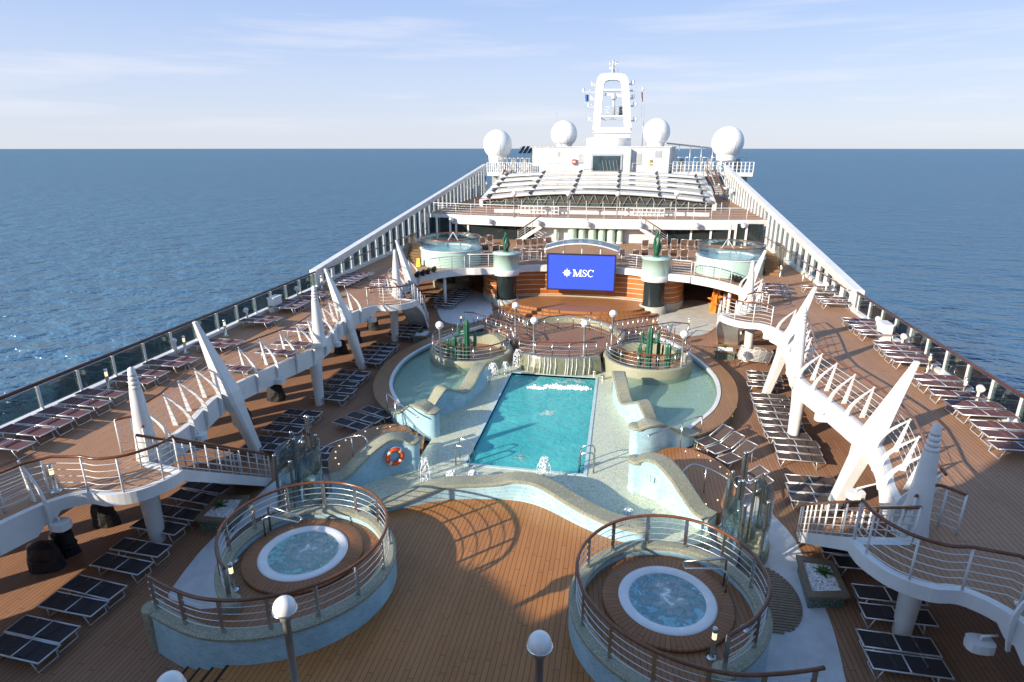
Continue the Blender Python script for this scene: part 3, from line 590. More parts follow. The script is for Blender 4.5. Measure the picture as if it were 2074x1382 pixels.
# ------------------------------------------------------------------ whirlpool platforms
def whirl(s):
    nm = side(s); cx, cy = (4.6, 12.32) if s > 0 else (-4.95, 12.38)
    dx = .05 if s > 0 else -.12
    path = [Vector((s*p.x+dx, p.y, 0)) for p in SPR]
    t = thing('whirlpool_platform', 'round blue tiled whirlpool platform %s' % ('at front right, its tub deep in shade' if s > 0 else 'at front left, with sun on part of its wooden floor'), 'whirlpool', (cx, cy, 0), 'raised whirlpool platforms')
    poly = [(p.x, p.y) for p in path]
    mb = MB(); mb.prism(poly, .0, .9); mb.build('platform_floor', planks('platform_planks', (.20, .085, .03), (.29, .135, .06), .13, .1*s, .45, wet=.3), t)
    def wallsec(i):
        return [(-.17, 0), (.17, 0), (.15, 1.06), (-.15, 1.06)]
    mb = MB(); mb.sweep(path, wallsec); mb.build('tiled_wall', BLUET, t)
    mb = MB(); mb.sweep(path, [(-.18, 1.06), (.18, 1.06), (.18, 1.12), (.11, 1.15), (-.11, 1.15), (-.18, 1.12)]); mb.build('coping', MOSC, t)
    for e in (path[0], path[-1]): mb = MB(); mb.lathe([(.24, 0), (.24, 1.06), (.25, 1.15), (.15, 1.18), (.01, 1.18)], tuple(e), 14); mb.build('wall_end', MOSC, t)
    mb = MB(); mb.lathe([(1.15, .9), (1.56, .9), (1.56, .985), (1.535, 1.0), (1.15, 1.0)], (cx, cy, 0), 64); mb.build('ring_step', planks('ring_planks', (.20, .085, .03), (.30, .14, .065), 1.0, 0, .45, radial=(cx, cy, 12)), t)
    mb = MB(); mb.lathe([(.90, .92), (.91, 1.0), (.94, 1.03), (1.11, 1.035), (1.165, 1.02), (1.17, .95)], (cx, cy, 0), 64); tub = mb.build('tub_rim', plain('white_acrylic', (.70, .72, .73), .25, var=.05), t)
    mb = MB(); mb.prism([(cx+.915*cos(2*pi*k/48), cy+.915*sin(2*pi*k/48)) for k in range(48)], .96, .995, bottom=False)
    mb.build('bubbling_water', water('tub_water', (.32, .60, .58) if s < 0 else (.27, .55, .63), (.23, .52, .52) if s < 0 else (.20, .47, .58), foam=[(cx+.05, cy+.1, .95, .95)], bs=1.0, sc=6, fsc=4.6, ft=(.38, .64)), tub)
    # three steps at the entrance
    e0, e1 = path[0], path[-1]; d = (e1-e0); o = Vector((d.y, -d.x, 0)).normalized()
    if o.x*s < 0: o = -o
    mb = MB()
    for k in range(3):
        a = e0+d*.12+o*.02; b = e1-d*.12+o*.02
        mb.prism([tuple(q.xy) for q in (a, b, b+o*.28*(3-k), a+o*.28*(3-k))], 0, .225*(k+1)+.002*k)
    mb.build('entrance_steps', DECK, t)
    rp = thing('whirlpool_railing', 'curved steel railing with wooden handrail on the %s whirlpool platform' % nm, 'railing', (path[0].x, path[0].y, 1.15), 'whirlpool platform railings')
    rail_parts(rp, [p+Vector((0, 0, 1.15)) for p in path], .88, 1.02, 4, MAHOG, CHROME, ALU, .03, .042, .012, flat=True)
    g = thing('grab_rail', 'bent steel grab rail beside the %s whirlpool tub' % nm, 'grab rail', (cx+s*.75, cy+1.45, .9), 'whirlpool grab rails')
    bx, by = (cx+s*1.42, cy+.75)
    mb = MB(); q = Vector((-s*.52, -.1, 0))
    mb.tube([(bx, by, .9), (bx, by, 1.72), (bx+q.x*.2, by+q.y*.2, 1.8), (bx+q.x*1.9, by+q.y*1.9+.1, 1.62), (bx+q.x*2.0, by+.0, 1.5), (bx+q.x*1.9, by-.15, 1.47), (bx+q.x*.3, by-.22, 1.62), (bx, by-.28, 1.55), (bx, by-.28, .9)], .028, 8); mb.build('tube', CHROME, g)
    mb = MB()
    for yy in (by, by-.28): mb.lathe([(.07, .9), (.07, .92), (.03, .93)], (bx, yy, 0), 12)
    mb.build('floor_flange', CHROME, g)
    dr = thing('floor_drain', 'round steel drain cover in the %s whirlpool floor' % nm, 'drain', (cx+s*1.75, cy-.55, .905), 'whirlpool drain covers')
    mb = MB(); mb.lathe([(.12, .903), (.12, .915), (.0001, .918)], (cx+s*1.75, cy-.55, 0), 16); mb.build('cover', CHROME, dr)
    mb = MB(); mb.lathe([(.12, .90), (.14, .905), (.14, .912), (.125, .916)], (cx+s*1.75, cy-.55, 0), 16); mb.build('collar', ALU, dr)
for s in (-1, 1): whirl(s)
# ------------------------------------------------------------------ bollard lights
def bollard_proto():
    t = thing('bollard_light', '', 'bollard light', (0, 0, -80)); t['_o'] = (0, 0, 0)
    mb = MB(); mb.lathe([(.13, 0), (.13, .025), (.06, .03), (.055, .035), (.055, .5)], (0, 0, 0), 12); mb.build('post', CHROME, t)
    mb = MB(); mb.lathe([(.05, .5), (.05, .68)], (0, 0, 0), 12); mb.build('lens', emit('bollard_lens', (1.0, .82, .5), .7), t)
    mb = MB(); mb.lathe([(.058, .68), (.058, .78), (.04, .79), (.001, .79)], (0, 0, 0), 12); mb.build('cap', CHROME, t)
    return t
BOL = bollard_proto(); _bol = [False]
def bollard(p, label):
    if not _bol[0]:
        _bol[0] = True; BOL.location = p; BOL['label'] = label; BOL['group'] = 'steel bollard lights'; return
    dup(BOL, p, 0, label, 'steel bollard lights')
bollard((-6.0, 10.85, .9), 'steel bollard light on the left whirlpool platform near its entrance')
bollard((5.45, 10.8, .9), 'steel bollard light on the right whirlpool platform near its entrance')
bollard((*at(1662, 1172, ZU), ZU), 'steel bollard light inside the bottom right walkway railing') if False else bollard((11.1, 11.1, ZU), 'steel bollard light behind the near right walkway fin railing')
bollard((-11.05, 11.25, ZU), 'steel bollard light behind the near left walkway fin railing')
for s, pxs in ((-1, [(190, 785), (349, 713), (458, 680), (545, 630), (645, 585)]), (1, [(1824, 685), (1896, 755), (2003, 810), (1580, 560), (1628, 567)])):
    for i, q in enumerate(pxs):
        x, y = at(*q, ZU); x = s*min(abs(x), 15.3)
        bollard((x, y, ZU), '%s steel bollard light from the camera along the %s upper deck' % (ORD[i], side(s)))
for q, l in (((838, 657), 'steel bollard light at the foot of the far left stairs'), ((934, 660), 'dark bollard light at the corner of the left ramp railing'), ((1322, 668), 'bollard light by the far end of the right ramp railing'), ((1394, 668), 'bollard light at the near corner of the right ramp railing'), ((1498, 693), 'bollard light beside the far right stairs')):
    bollard((*at(*q, 0), 0), l)
# ------------------------------------------------------------------ globe lamps
def globe_lamp(p, h, label, r=.2, group='globe lamps round the pool', pr=.055):
    t = thing('globe_lamp', label, 'lamp post', p, group); x, y, z = p
    mb = MB(); mb.lathe([(.14, 0), (.14, .03), (pr, .05), (pr, h-r*2.1), (pr*1.5, h-r*2.0), (pr*1.5, h-r*1.5)], p, 14); mb.build('pole', POLE, t)
    mb = MB(); mb.lathe([(pr, h-r*1.65), (r*.62, h-r*1.5), (r*.86, h-r*1.2), (r*.9, h-r*1.12), (r*1.1, h-r*1.0), (r*1.12, h-r*.93), (r*.95, h-r*.9)], p, 20); mb.build('cup', CHROME, t)
    mb = MB(); mb.ball((x, y, z+h-r*.72), r, 24, 14); mb.build('globe', GLOBE, t)
x, y = at(577, 1238, 3.0); globe_lamp((x, y, .4), 2.85, 'near globe lamp standing before the left whirlpool platform', .215, pr=.075)
x, y = at(1093, 1312, 3.0); globe_lamp((x, y, .4), 2.85, 'near globe lamp at the bottom middle of the stage deck', .215, pr=.075)
x, y = at(345, 1392, 3.0); globe_lamp((x, y, 0), 3.2, 'globe lamp whose white top just shows at the bottom left edge', .215, pr=.075)
for q, top, l in (((893, 735), 2.15, 'globe lamp on the left cactus island curb'), ((1044, 690), 2.2, 'globe lamp on the rear pool deck beside the left ramp'), ((1081, 715), 1.95, 'globe lamp behind the left end of the waterfall'), ((1182, 722), 1.95, 'globe lamp behind the right end of the waterfall'), ((1238, 705), 2.1, 'tallest looking globe lamp at the rear right of the pool deck'), ((1379, 748), 1.95, 'globe lamp on the right cactus island curb')):
    globe_lamp((*at(*q, .9), .9), top, l, .2)
for i, q in enumerate(((1041, 440), (1150, 440), (1249, 440), (1367, 440))):
    globe_lamp((*at(*q, ZB), ZB), 2.3, '%s tall globe lamp from the left in front of the sliding roof' % ORD[i], .24, 'globe lamps on the balcony deck', .06)
for i, q in enumerate(((945, 402), (963, 398), (985, 392), (1003, 385))):
    globe_lamp((*at(*q, ZB), ZB), 1.5, '%s globe lamp in the row left of the sliding roof' % ORD[i], .24, 'globe lamps left of the roof', .06)
for i, q in enumerate(((1444, 372), (1455, 395), (1467, 405), (1480, 412))):
    globe_lamp((*at(*q, ZB), ZB), 1.5, '%s globe lamp in the row right of the sliding roof' % ORD[i], .24, 'globe lamps right of the roof', .06)
for i, px in enumerate((912, 993, 1093, 1192, 1297, 1411, 1509)):
    x, z = bt(px, 452, 56.5); yy = 57.8-2.0*(1-min(1, (x/16.2))**2)-.04
    t = thing('fascia_lamp', '%s half globe lamp from the left on the white balcony fascia' % ORD[i], 'wall lamp', (x, yy, 4.75), 'lamps on the balcony fascia')
    mb = MB(); mb.ball((x, yy-.28, 4.72), .24, 14, 8); mb.build('globe', GLOBE, t)
    mb = MB(); mb.tube([(x, yy, 4.85), (x, yy-.28, 4.9)], .05, 6); mb.lathe([(.26, 4.72), (.26, 4.78), (.2, 4.92), (.02, 4.97)], (x, yy-.28, 0), 14); mb.build('bracket', ALU, t)
# ------------------------------------------------------------------ wavy tiled walls round the pool
def wavy(name, label, path, th, z0, group='wavy blue tiled pool walls', round_end=(False, False), body=None):
    P = cr(path, 6); t = thing(name, label, 'wall', (P[0].x, P[0].y, z0), group)
    def prof(a, lo, hi):
        return lambda i: [(-a, lo if lo is not None else P[i].z+hi[0]-P[i].z), (a, lo), (a, 0), (-a, 0)]
    base = [Vector((p.x, p.y, 0)) for p in P]
    mb = MB(); mb.sweep(base, lambda i: [(-th, z0), (th, z0), (th, P[i].z-.09), (-th, P[i].z-.09)])
    for k, e in ((0, P[0]), (1, P[-1])):
        if round_end[k]: mb.lathe([(th, z0), (th, e.z-.09)], (e.x, e.y, 0), 20)
    mb.build('tiled_wall', body or BLUET, t)
    c = th+.07
    mb = MB(); mb.sweep(base, lambda i: [(-c, P[i].z-.09), (c, P[i].z-.09), (c, P[i].z-.03), (c-.06, P[i].z), (-c+.06, P[i].z), (-c, P[i].z-.03)])
    for k, e in ((0, P[0]), (1, P[-1])):
        if round_end[k]: mb.lathe([(.001, e.z-.1), (c, e.z-.09), (c, e.z-.03), (c-.06, e.z+.002), (.001, e.z+.003)], (e.x, e.y, 0), 20)
    mb.build('coping', MOSC, t); return t
for s in (-1, 1):
    nm = side(s)
    wavy('wavy_wall', 'blue tiled wavy wall near the %s' % ('left shower with the orange lifebuoy on it' if s < 0 else 'right shower with a round depth mark on it'),
         mir(s, [(3.98, 18.42, 1.42), (4.3, 18.32, 1.6), (4.75, 18.0, 1.68), (5.2, 17.5, 1.45), (5.55, 17.1, 1.1), (5.9, 16.75, .78), (6.25, 16.5, .72)]), .26, .1, round_end=(True, False))
    wavy('wavy_wall', 'blue tiled wavy wall with a rounded end at the inner end of the %s bench ring, by the pool steps' % nm,
         mir(s, [(4.05, 21.05, 1.40), (4.45, 21.15, 1.56), (4.9, 21.5, 1.42), (5.4, 21.95, .95), (5.95, 22.35, .62), (6.3, 22.75, .58)]), .28, .1, round_end=(True, False))
    wavy('wavy_wall', 'wavy wall with two crests between the swimming pool and the %s curved basin' % nm,
         mir(s, [(4.72, 22.75, .8), (4.5, 23.0, 1.2), (4.3, 23.3, 1.45), (4.0, 23.7, 1.22), (3.72, 24.3, .9), (3.55, 24.9, 1.0), (3.42, 25.5, 1.32), (3.32, 26.1, 1.45), (3.28, 26.7, 1.42)]), .24, .1)
    pth = mir(s, [(p.x, p.y, .0) for p in cr([(6.25, 22.45, 0), (7.25, 23.8, 0), (7.98, 25.3, 0), (8.42, 27.2, 0), (8.47, 29.3, 0), (7.95, 31.6, 0), (7.0, 33.9, 0), (5.5, 36.0, 0)])])
    t = thing('bench_ring', 'curved wooden bench ring around the %s basin of the pool' % nm, 'bench', pth[0], 'curved wooden benches')
    n = len(pth)
    wd = lambda i: .36*min(1, .55+i/8.0)*min(1, .45+(n-1-i)/14.0)
    mb = MB(); mb.sweep(pth, lambda i: [(-wd(i)*.92, 0), (wd(i)*.92, 0), (wd(i)*.92, .46), (-wd(i)*.92, .46)]); mb.build('base', MOSD, t)
    mb = MB(); mb.sweep(pth, lambda i: [(-wd(i)*1.05, .46), (wd(i)*1.05, .46), (wd(i)*1.05, .53), (-wd(i)*1.05, .53)]); mb.build('seat', BENCH, t)
    mb = MB(); mb.sweep(pth, lambda i: [(-s*(wd(i)*1.06), .40), (-s*(wd(i)*1.06+.16), .40), (-s*(wd(i)*1.06+.16), .56), (-s*(wd(i)*1.06), .56)]); mb.build('white_rim', WHITE2, t)
    mb = MB()
    for k in range(0, n, 3): mb.ball((pth[k][0]+s*.36, pth[k][1], .3), .025, 6, 4)
    mb.build('rim_lights', emit('rim_light', (1, .8, .5), .6), t)
    # wooden landing between the two wavy walls, with two steps
    pl = mir(s, [(4.9, 20.9), (5.7, 21.35), (6.5, 21.0), (7.2, 20.1), (7.35, 19.0), (7.1, 18.0), (6.4, 17.0), (5.6, 17.6), (4.75, 18.6), (4.6, 19.6)])
    t = thing('wooden_platform', 'fan shaped wooden platform between the wavy walls on the %s of the pool' % nm, 'platform', (s*6, 19, 0), 'fan shaped wooden platforms')
    mb = MB(); mb.prism([tuple(p.xy) for p in cr([(x, y, 0) for x, y in pl], 4, True)], 0, .46); mb.build('deck_boards', STAGE if s > 0 else BENCH, t)
    mb = MB()
    for k in range(2): mb.prism(mir(s, [(4.9, 20.9), (4.62, 19.7), (4.62-.28*(k+1), 19.75), (4.9-.28*(k+1), 20.85)]), .05, .40-.1*k)
    mb.build('steps', STAGE, t)
    mb = MB()
    for k in range(10):
        a = -1.0+k*.24; mb.ball((s*(5.0+2.2*cos(a)), 19.2+2.0*sin(a), .47), .03, 6, 4)
    mb.build('floor_lights', emit('floor_light', (1, .8, .5), .8), t)
    for lab, pp in (('lower', [(5.0, 17.45, .7), (5.6, 18.1, 1.45), (6.2, 18.2, 1.4), (6.9, 17.9, 1.2), (7.3, 17.5, .95)]), ('upper', [(4.4, 20.4, 1.3), (5.0, 20.75, 1.45), (5.7, 21.3, 1.55), (6.2, 21.9, 1.5), (6.6, 22.6, 1.25)])):
        h = thing('arched_handrail', 'arched steel handrail on the %s wavy wall on the %s of the pool' % ('nearer' if lab == 'lower' else 'farther', nm), 'handrail', (s*pp[0][0], pp[0][1], 0), 'arched handrails')
        mb = MB(); mb.tube(mir(s, [tuple(p) for p in cr(pp, 5)]), .03, 7); mb.build('tube', CHROME, h)
        for q in (pp[-1], pp[2]): mb = MB(); mb.tube(mir(s, [q, (q[0], q[1], .2)]), .022, 6); mb.build('leg', CHROME, h)
wavy('front_wave_wall', 'long low wave topped wall between the swimming pool and the orange stage deck', [tuple(p) for p in FRONT], .26, .1, round_end=(True, True))
# waterfall
t = thing('waterfall_wall', 'sloping stone waterfall basin at the far end of the swimming pool', 'waterfall', (.2, 29, 0))
WP = cr([(-1.75, 29.45, 0), (-.9, 29.0, 0), (.2, 28.9, 0), (1.3, 29.05, 0), (2.3, 29.55, 0)], 5)
mb = MB(); mb.sweep(WP, [(-.22, 0), (.30, 0), (.24, .55), (.10, 1.0), (.06, 1.1), (-.22, 1.1)]); mb.build('spillway', plain('wet_stone', (.17, .18, .12), .25, var=.35, vs=4), t)
mb = MB()
for i in range(13):
    p = WP[3+(i*7) % (len(WP)-6)]; x = p.x+random.uniform(-.16, .16)
    mb.tube([(x, p.y+.02, 1.12), (x, p.y-.12, 1.08), (x+.02, p.y-.28, .75), (x-.02, p.y-.36, .3)], [.014, .012, .016, .022], 4)
FOAM = plain('white_water', (.84, .87, .88), .35, var=.05)
mb.build('falling_water', FOAM, t)
# cactus islands
def cactus(c, h, r, arms, label, parent_group='green cactus sculptures'):
    t = thing('cactus_sculpture', label, 'cactus sculpture', c, parent_group); x, y, z = c
    mb = MB(); mb.tube([(x, y, z), (x, y, z+h*.5), (x, y, z+h*.88), (x, y, z+h*.95), (x, y, z+h)], [r*.95, r*1.05, r, r*.75, r*.15], 16, ribs=1); mb.build('trunk', CACT, t)
    for ang, hz0, out, up in arms:
        ca, sa = cos(ang), sin(ang); q = []
        for k in range(9):
            u = k/8
            d = out*min(1, sin(min(u*2, 1)*pi/2)); zz = hz0-.0+(-.12*sin(pi*min(1, u*2))+ (up*max(0, (u-.35)/.65)**1.1))
            q.append((x+ca*d, y+sa*d, z+zz))
        mb = MB(); mb.tube(q, [r*.58]*7+[r*.5, r*.12], 12, ribs=1); mb.build('arm', CACT, t)
for s, zt in ((-1, .85), (1, 1.02)):
    nm = side(s); cx, cy, Rr = s*4.75, 30.35, 2.25
    t = thing('cactus_island', 'round green mosaic island on the %s of the waterfall, holding cactus sculptures' % nm, 'planter island', (cx, cy, 0), 'round cactus islands')
    mb = MB(); mb.lathe([(Rr, 0), (Rr+.04, zt-.06), (Rr+.02, zt), (Rr-.26, zt), (Rr-.28, .5)], (cx, cy, 0), 56); mb.build('curb', plain('olive_mosaic_curb', (.30, .30, .21), .5, var=.18, vs=14), t)
    mb = MB(); mb.prism([(cx+(Rr-.2)*cos(2*pi*k/40), cy+(Rr-.2)*sin(2*pi*k/40)) for k in range(40)], 0, .56); mb.build('island_floor', STAGE if s > 0 else BENCH, t)
    mb = MB(); mb.sweep([(cx+1.9*cos(a), cy+1.9*sin(a)) for a in [pi*(.18+.64*k/14) for k in range(15)]], lambda i: [(-.14, .5), (.14, .5), (.14, .9+.3*sin(i*.45)), (-.14, .9+.3*sin(i*.45))]); mb.build('back_seat_wall', MOSC, t)
    rp = thing('island_railing', 'round railing with wooden handrail on the %s cactus island' % nm, 'railing', (cx, cy-Rr, zt), 'cactus island railings')
    rail_parts(rp, [(cx+(Rr-.12)*cos(a), cy+(Rr-.12)*sin(a), zt) for a in [radians(55 if s < 0 else 125)-s*radians(300)*k/40 if s > 0 else radians(55)+(-1)*radians(290)*k/40 for k in range(41)]], .75, .95, 3, MAHOG, CHROME, ALU, .026, .036, .011)
    if s < 0: items = [(946, 728, 2.25, .16, [(pi, 1.5, .42, .5), (0, .8, .46, .85)]), (921, 727, 1.3, .14, [(pi, .7, .34, .42)]), (932, 730, 1.0, .11, []), (908, 722, .9, .09, [(pi, .35, .22, .4)])]
    else: items = [(1312, 748, 2.3, .165, [(pi, 1.55, .38, .5), (0, 1.6, .40, .5)]), (1350, 752, 1.5, .16, [(0, .85, .42, .35)]), (1293, 746, 1.3, .11, [(pi*.1, .35, .2, .25)]), (1331, 741, 1.35, .10, [(0, .7, .22, .5)])]
    for i, (px, py, h, r, arms) in enumerate(items):
        x, y = at(px, py, .56)
        cactus((x, y, .56), h, r, arms, '%s green cactus sculpture on the %s island' % (('tallest two armed', 'second tallest ribbed', 'short stout', 'small slim')[i], nm))
# ramps and railings on the rear deck
def pxrail(name, label, pts, z, h=.85, step=1.0, wires=3, hand=MAHOG, post=CHROME, group=None, cat='railing', pr=.026):
    P = []
    for q in pts:
        zz = q[2] if len(q) > 2 else z
        P.append((*at(q[0], q[1], zz), zz))
    t = thing(name, label, cat, P[0], group); rail_parts(t, P, h, step, wires, hand, post, ALU, pr, .036, .011); return t
pxrail('deck_railing', 'steel railing with wooden handrail along the top of the waterfall', [(1052, 717), (1090, 722), (1130, 724), (1170, 723), (1207, 722)], .9, .8, .9, group='rear pool deck railings')
pxrail('deck_railing', 'curved railing with leaning posts along the back of the rear pool deck', [(1082, 680), (1112, 669), (1150, 665), (1195, 669), (1235, 683)], .9, .85, 1.0, group='rear pool deck railings')
pxrail('ramp_railing', 'left railing of the ramp up to the left cactus island', [(940, 660, 0), (958, 661, 0), (1035, 690, .9), (1040, 705, .9)], 0, .95, .8, 4, group='ramp railings')
pxrail('ramp_railing', 'inner railing of the ramp left of the rear pool deck', [(997, 655, 0), (1010, 650, 0), (1065, 676, .9), (1072, 681, .9)], 0, .95, .8, 4, group='ramp railings')
pxrail('ramp_railing', 'outer railing of the ramp up to the right cactus island', [(1392, 685, 0), (1360, 682, 0), (1262, 700, .9), (1250, 718, .9)], 0, .95, .8, 4, group='ramp railings')
pxrail('ramp_railing', 'inner railing of the ramp right of the rear pool deck', [(1330, 668, 0), (1312, 668, 0), (1245, 682, .9), (1232, 688, .9)], 0, .95, .8, 4, group='ramp railings')
for s in (-1, 1):
    mb = MB(); mb.loft([[(s*2.7, 33.4, .0), (s*2.7, 34.6, 0), (s*2.7, 34.6, .86), (s*2.7, 33.4, .86)], [(s*6.4, 36.6, 0), (s*5.8, 38.0, 0), (s*5.8, 38.0, .03), (s*6.4, 36.6, .03)]]); struct('deck_ramp', mb, DECK)
mb = MB(); mb.sweep(cr([(-2.5, 34.9, 0), (-1.4, 35.9, 0), (.1, 36.3, 0), (1.6, 35.9, 0), (2.7, 34.9, 0), (3.4, 33.2, 0)], 5), [(-.14, .4), (.14, .4), (.14, 1.25), (-.14, 1.25)])
t = thing('low_curved_wall', 'low curved mosaic wall at the back of the rear pool deck', 'wall', (0, 36, .4)); mb.build('wall', MOSC, t)
# pool ladders
for q, l in (((940, 935), 'steel pool ladder handrails on the left edge of the swimming pool'), ((1183, 948), 'steel pool ladder handrails on the right edge of the swimming pool')):
    x, y = at(*q, .27); sgn = -1 if x < 0 else 1; x = (PX0 if sgn < 0 else PX1)+sgn*.35
    t = thing('pool_ladder', l, 'pool ladder', (x, y, .25), 'pool ladders')
    for dy in (-.28, .28):
        mb = MB(); mb.tube([(x, y+dy, .25), (x, y+dy, .95), (x-sgn*.08, y+dy, 1.06), (x-sgn*.4, y+dy, 1.02), (x-sgn*.52, y+dy, .85), (x-sgn*.52, y+dy, -.3)], .028, 8); mb.build('handrail', CHROME, t)
    mb = MB()
    for k in range(2): mb.box(x-sgn*.52-.05, x-sgn*.52+.05, y-.28, y+.28, -.02-.2*k, .02-.2*k)
    mb.build('rungs', CHROME, t)
# lifebuoy
t = thing('lifebuoy', 'orange lifebuoy with white bands hanging on the blue wavy wall', 'lifebuoy', (-4.55, 17.9, .95))
nrm = Vector((.62, -.78, 0)).normalized(); tg = Vector((-nrm.y, nrm.x, 0)); c = Vector((-4.62, 18.08, .98))+nrm*.33
def torus_arc(a0, a1, R, r, n=10):
    return [c+tg*cos(a0+(a1-a0)*k/n)*R+Vector((0, 0, 1))*sin(a0+(a1-a0)*k/n)*R for k in range(n+1)]
mb = MB(); mb.tube(torus_arc(0, 2*pi, .27, 0, 40)[:-1], .075, 10, loop=True); mb.build('ring', plain('lifebuoy_orange', (.72, .09, .015), .45), t)
for k in range(4):
    a = pi/4+k*pi/2; mb = MB(); mb.tube(torus_arc(a-.16, a+.16, .27, 0, 4), .080, 10); mb.build('white_band', WHITE, t)
mb = MB(); mb.tube(torus_arc(0, 2*pi, .37, 0, 30)[:-1], .012, 5, loop=True); mb.build('grab_line', WHITE2, t)
# shower cabins
for s in (-1, 1):
    nm = side(s); cx, cy = s*7.1, 16.1
    t = thing('glass_shower', 'curved glass shower cabin with steel columns by the %s wavy wall' % nm, 'shower', (cx, cy, 0), 'glass shower cabins')
    mb = MB(); mb.lathe([(1.0, 0), (1.0, .34), (.95, .38), (.62, .38), (.58, .15), (.01, .12)], (cx, cy, 0), 36, sx=.72, sy=1.0); mb.build('mosaic_tray', MOSC, t)
    for a0, a1, rr in ((-.9, .9, .80), (2.0, 4.1, .80)):
        mb = MB(); mb.sweep([(cx+rr*.8*cos(a), cy+rr*1.15*sin(a)) for a in [a0+(a1-a0)*k/10 for k in range(11)]], [(-.012, .36), (.012, .36), (.012, 2.0), (-.012, 2.0)], smooth=True); mb.build('glass_screen', GCLEAR, t)
    for i, (dx, dy, h) in enumerate(((-.5, .55, 2.2), (.0, .75, 2.75), (.1, .7, 2.75), (.42, .5, 2.2), (.25, -.15, 2.3), (.36, -.2, 2.3), (-.15, .1, 2.2), (-.3, -.85, 2.1), (.3, -.95, 2.0))):
        mb = MB(); mb.lathe([(.05, 0), (.05, h), (.055, h+.01), (.055, h+.06), (.001, h+.07)], (cx-s*dx, cy+dy, 0), 10); mb.build('column', CHROME, t)
    mb = MB(); mb.tube([(cx, cy+.7, 2.1), (cx, cy+.4, 2.2), (cx, cy+.2, 2.1)], .02, 6); mb.lathe([(.10, 2.05), (.12, 2.08), (.02, 2.13)], (cx, cy+.2, 0), 12); mb.build('shower_head', CHROME, t)
    t = thing('shower_grating', 'oval wooden slatted grating on the white floor beside the %s whirlpool' % nm, 'floor grating', (s*7.6, 13.9, .01), 'wooden floor gratings')
    mb = MB()
    for k in range(26):
        y = 12.75+k*.1; q = (y-14.0)/1.3
        if abs(q) < 1:
            w = .95*sqrt(1-q*q); mb.box(s*7.25-w, s*7.25+w, y, y+.07, .01, .045)
    mb.build('slats', TEAKP, t)
    mb = MB()
    for o in (-.5, 0, .5): mb.box(s*7.25+o-.03, s*7.25+o+.03, 12.9, 15.1, .006, .012)
    mb.build('bearers', TEAKP, t)
# planters with white pebbles and an agave
def planter(corners, h, label, ap):
    c = [sum(p[0] for p in corners)/4, sum(p[1] for p in corners)/4]
    t = thing('pebble_planter', label, 'planter', (c[0], c[1], 0), 'pebble planters')
    ins = lambda f: [(c[0]+(x-c[0])*f, c[1]+(y-c[1])*f) for x, y in corners]
    mb = MB(); mb.prism(ins(.86), 0, h-.08); mb.build('mosaic_box', MOSD, t)
    mb = MB(); o, i = corners, ins(.72)
    for k in range(4):
        j = (k+1) % 4; mb.prism([o[k], o[j], i[j], i[k]], h-.08, h)
    mb.build('wooden_rim', TEAKP, t)
    mb = MB(); q = ins(.725); mb.prism(q, h-.1, h-.045)
    for k in range(420):
        u, v = random.random(), random.random(); a = [q[0][n]*(1-u)*(1-v)+q[1][n]*u*(1-v)+q[2][n]*u*v+q[3][n]*(1-u)*v for n in (0, 1)]
        r = random.uniform(.02, .038); b = mb.add([(a[0]+r*random.uniform(.7, 1.3)*dx, a[1]+r*random.uniform(.7, 1.3)*dy, h-.045+r*.7*dz) for dx, dy, dz in ((1, 0, 0), (0, 1, 0), (-1, 0, 0), (0, -1, 0), (0, 0, 1))])
        for f in ((0, 1, 4), (1, 2, 4), (2, 3, 4), (3, 0, 4)): mb.face([b+z for z in f])
    mb.build('white_pebbles', PEBB, t)
    a = thing('agave_plant', 'small green agave growing in the %s' % label.split(',')[0].replace('wood rimmed ', ''), 'plant', (ap[0], ap[1], h-.05), 'agave plants')
    mb = MB()
    for k in range(22):
        an = k*2.4; el = .35+1.0*(k/22); L = .34*(1-.3*k/22)+random.uniform(-.03, .03); d = Vector((cos(an)*cos(el), sin(an)*cos(el), sin(el))); sd = Vector((-sin(an), cos(an), 0)); b0 = Vector((ap[0], ap[1], h-.05))
        secs = []
        for u in (0, .3, .65, 1): 
            w = .05*(1-u)**.6*(.8+.5*u)+.003; p = b0+d*L*u+Vector((0, 0, -.10*u*u)); secs.append([p-sd*w, p+Vector((0, 0, -.012)), p+sd*w, p+Vector((0, 0, .006))])
        mb.loft(secs)
    mb.build('leaves', LEAF, a)
    mb = MB(); mb.ball((ap[0], ap[1], h-.02), .05, 8, 6); mb.build('heart', LEAF, a)
planter([at(*q, .45) for q in ((392, 1052), (440, 1003), (506, 1003), (470, 1058))], .45, 'wood rimmed pebble planter on the left, under the near left stairs', at(444, 1022, .45))
planter([at(*q, .45) for q in ((1612, 1123), (1688, 1136), (1722, 1208), (1637, 1210))], .45, 'wood rimmed pebble planter at the right, beside the near right landing', at(1667, 1158, .45))
planter([at(*q, .45) for q in ((833, 682), (842, 668), (879, 667), (866, 682))], .45, 'wood rimmed pebble planter at the foot of the far left stairs', at(852, 672, .45))
planter([at(*q, .45) for q in ((1446, 712), (1446, 700), (1490, 702), (1492, 714))], .45, 'wood rimmed pebble planter at the foot of the far right stairs', at(1467, 702, .45))
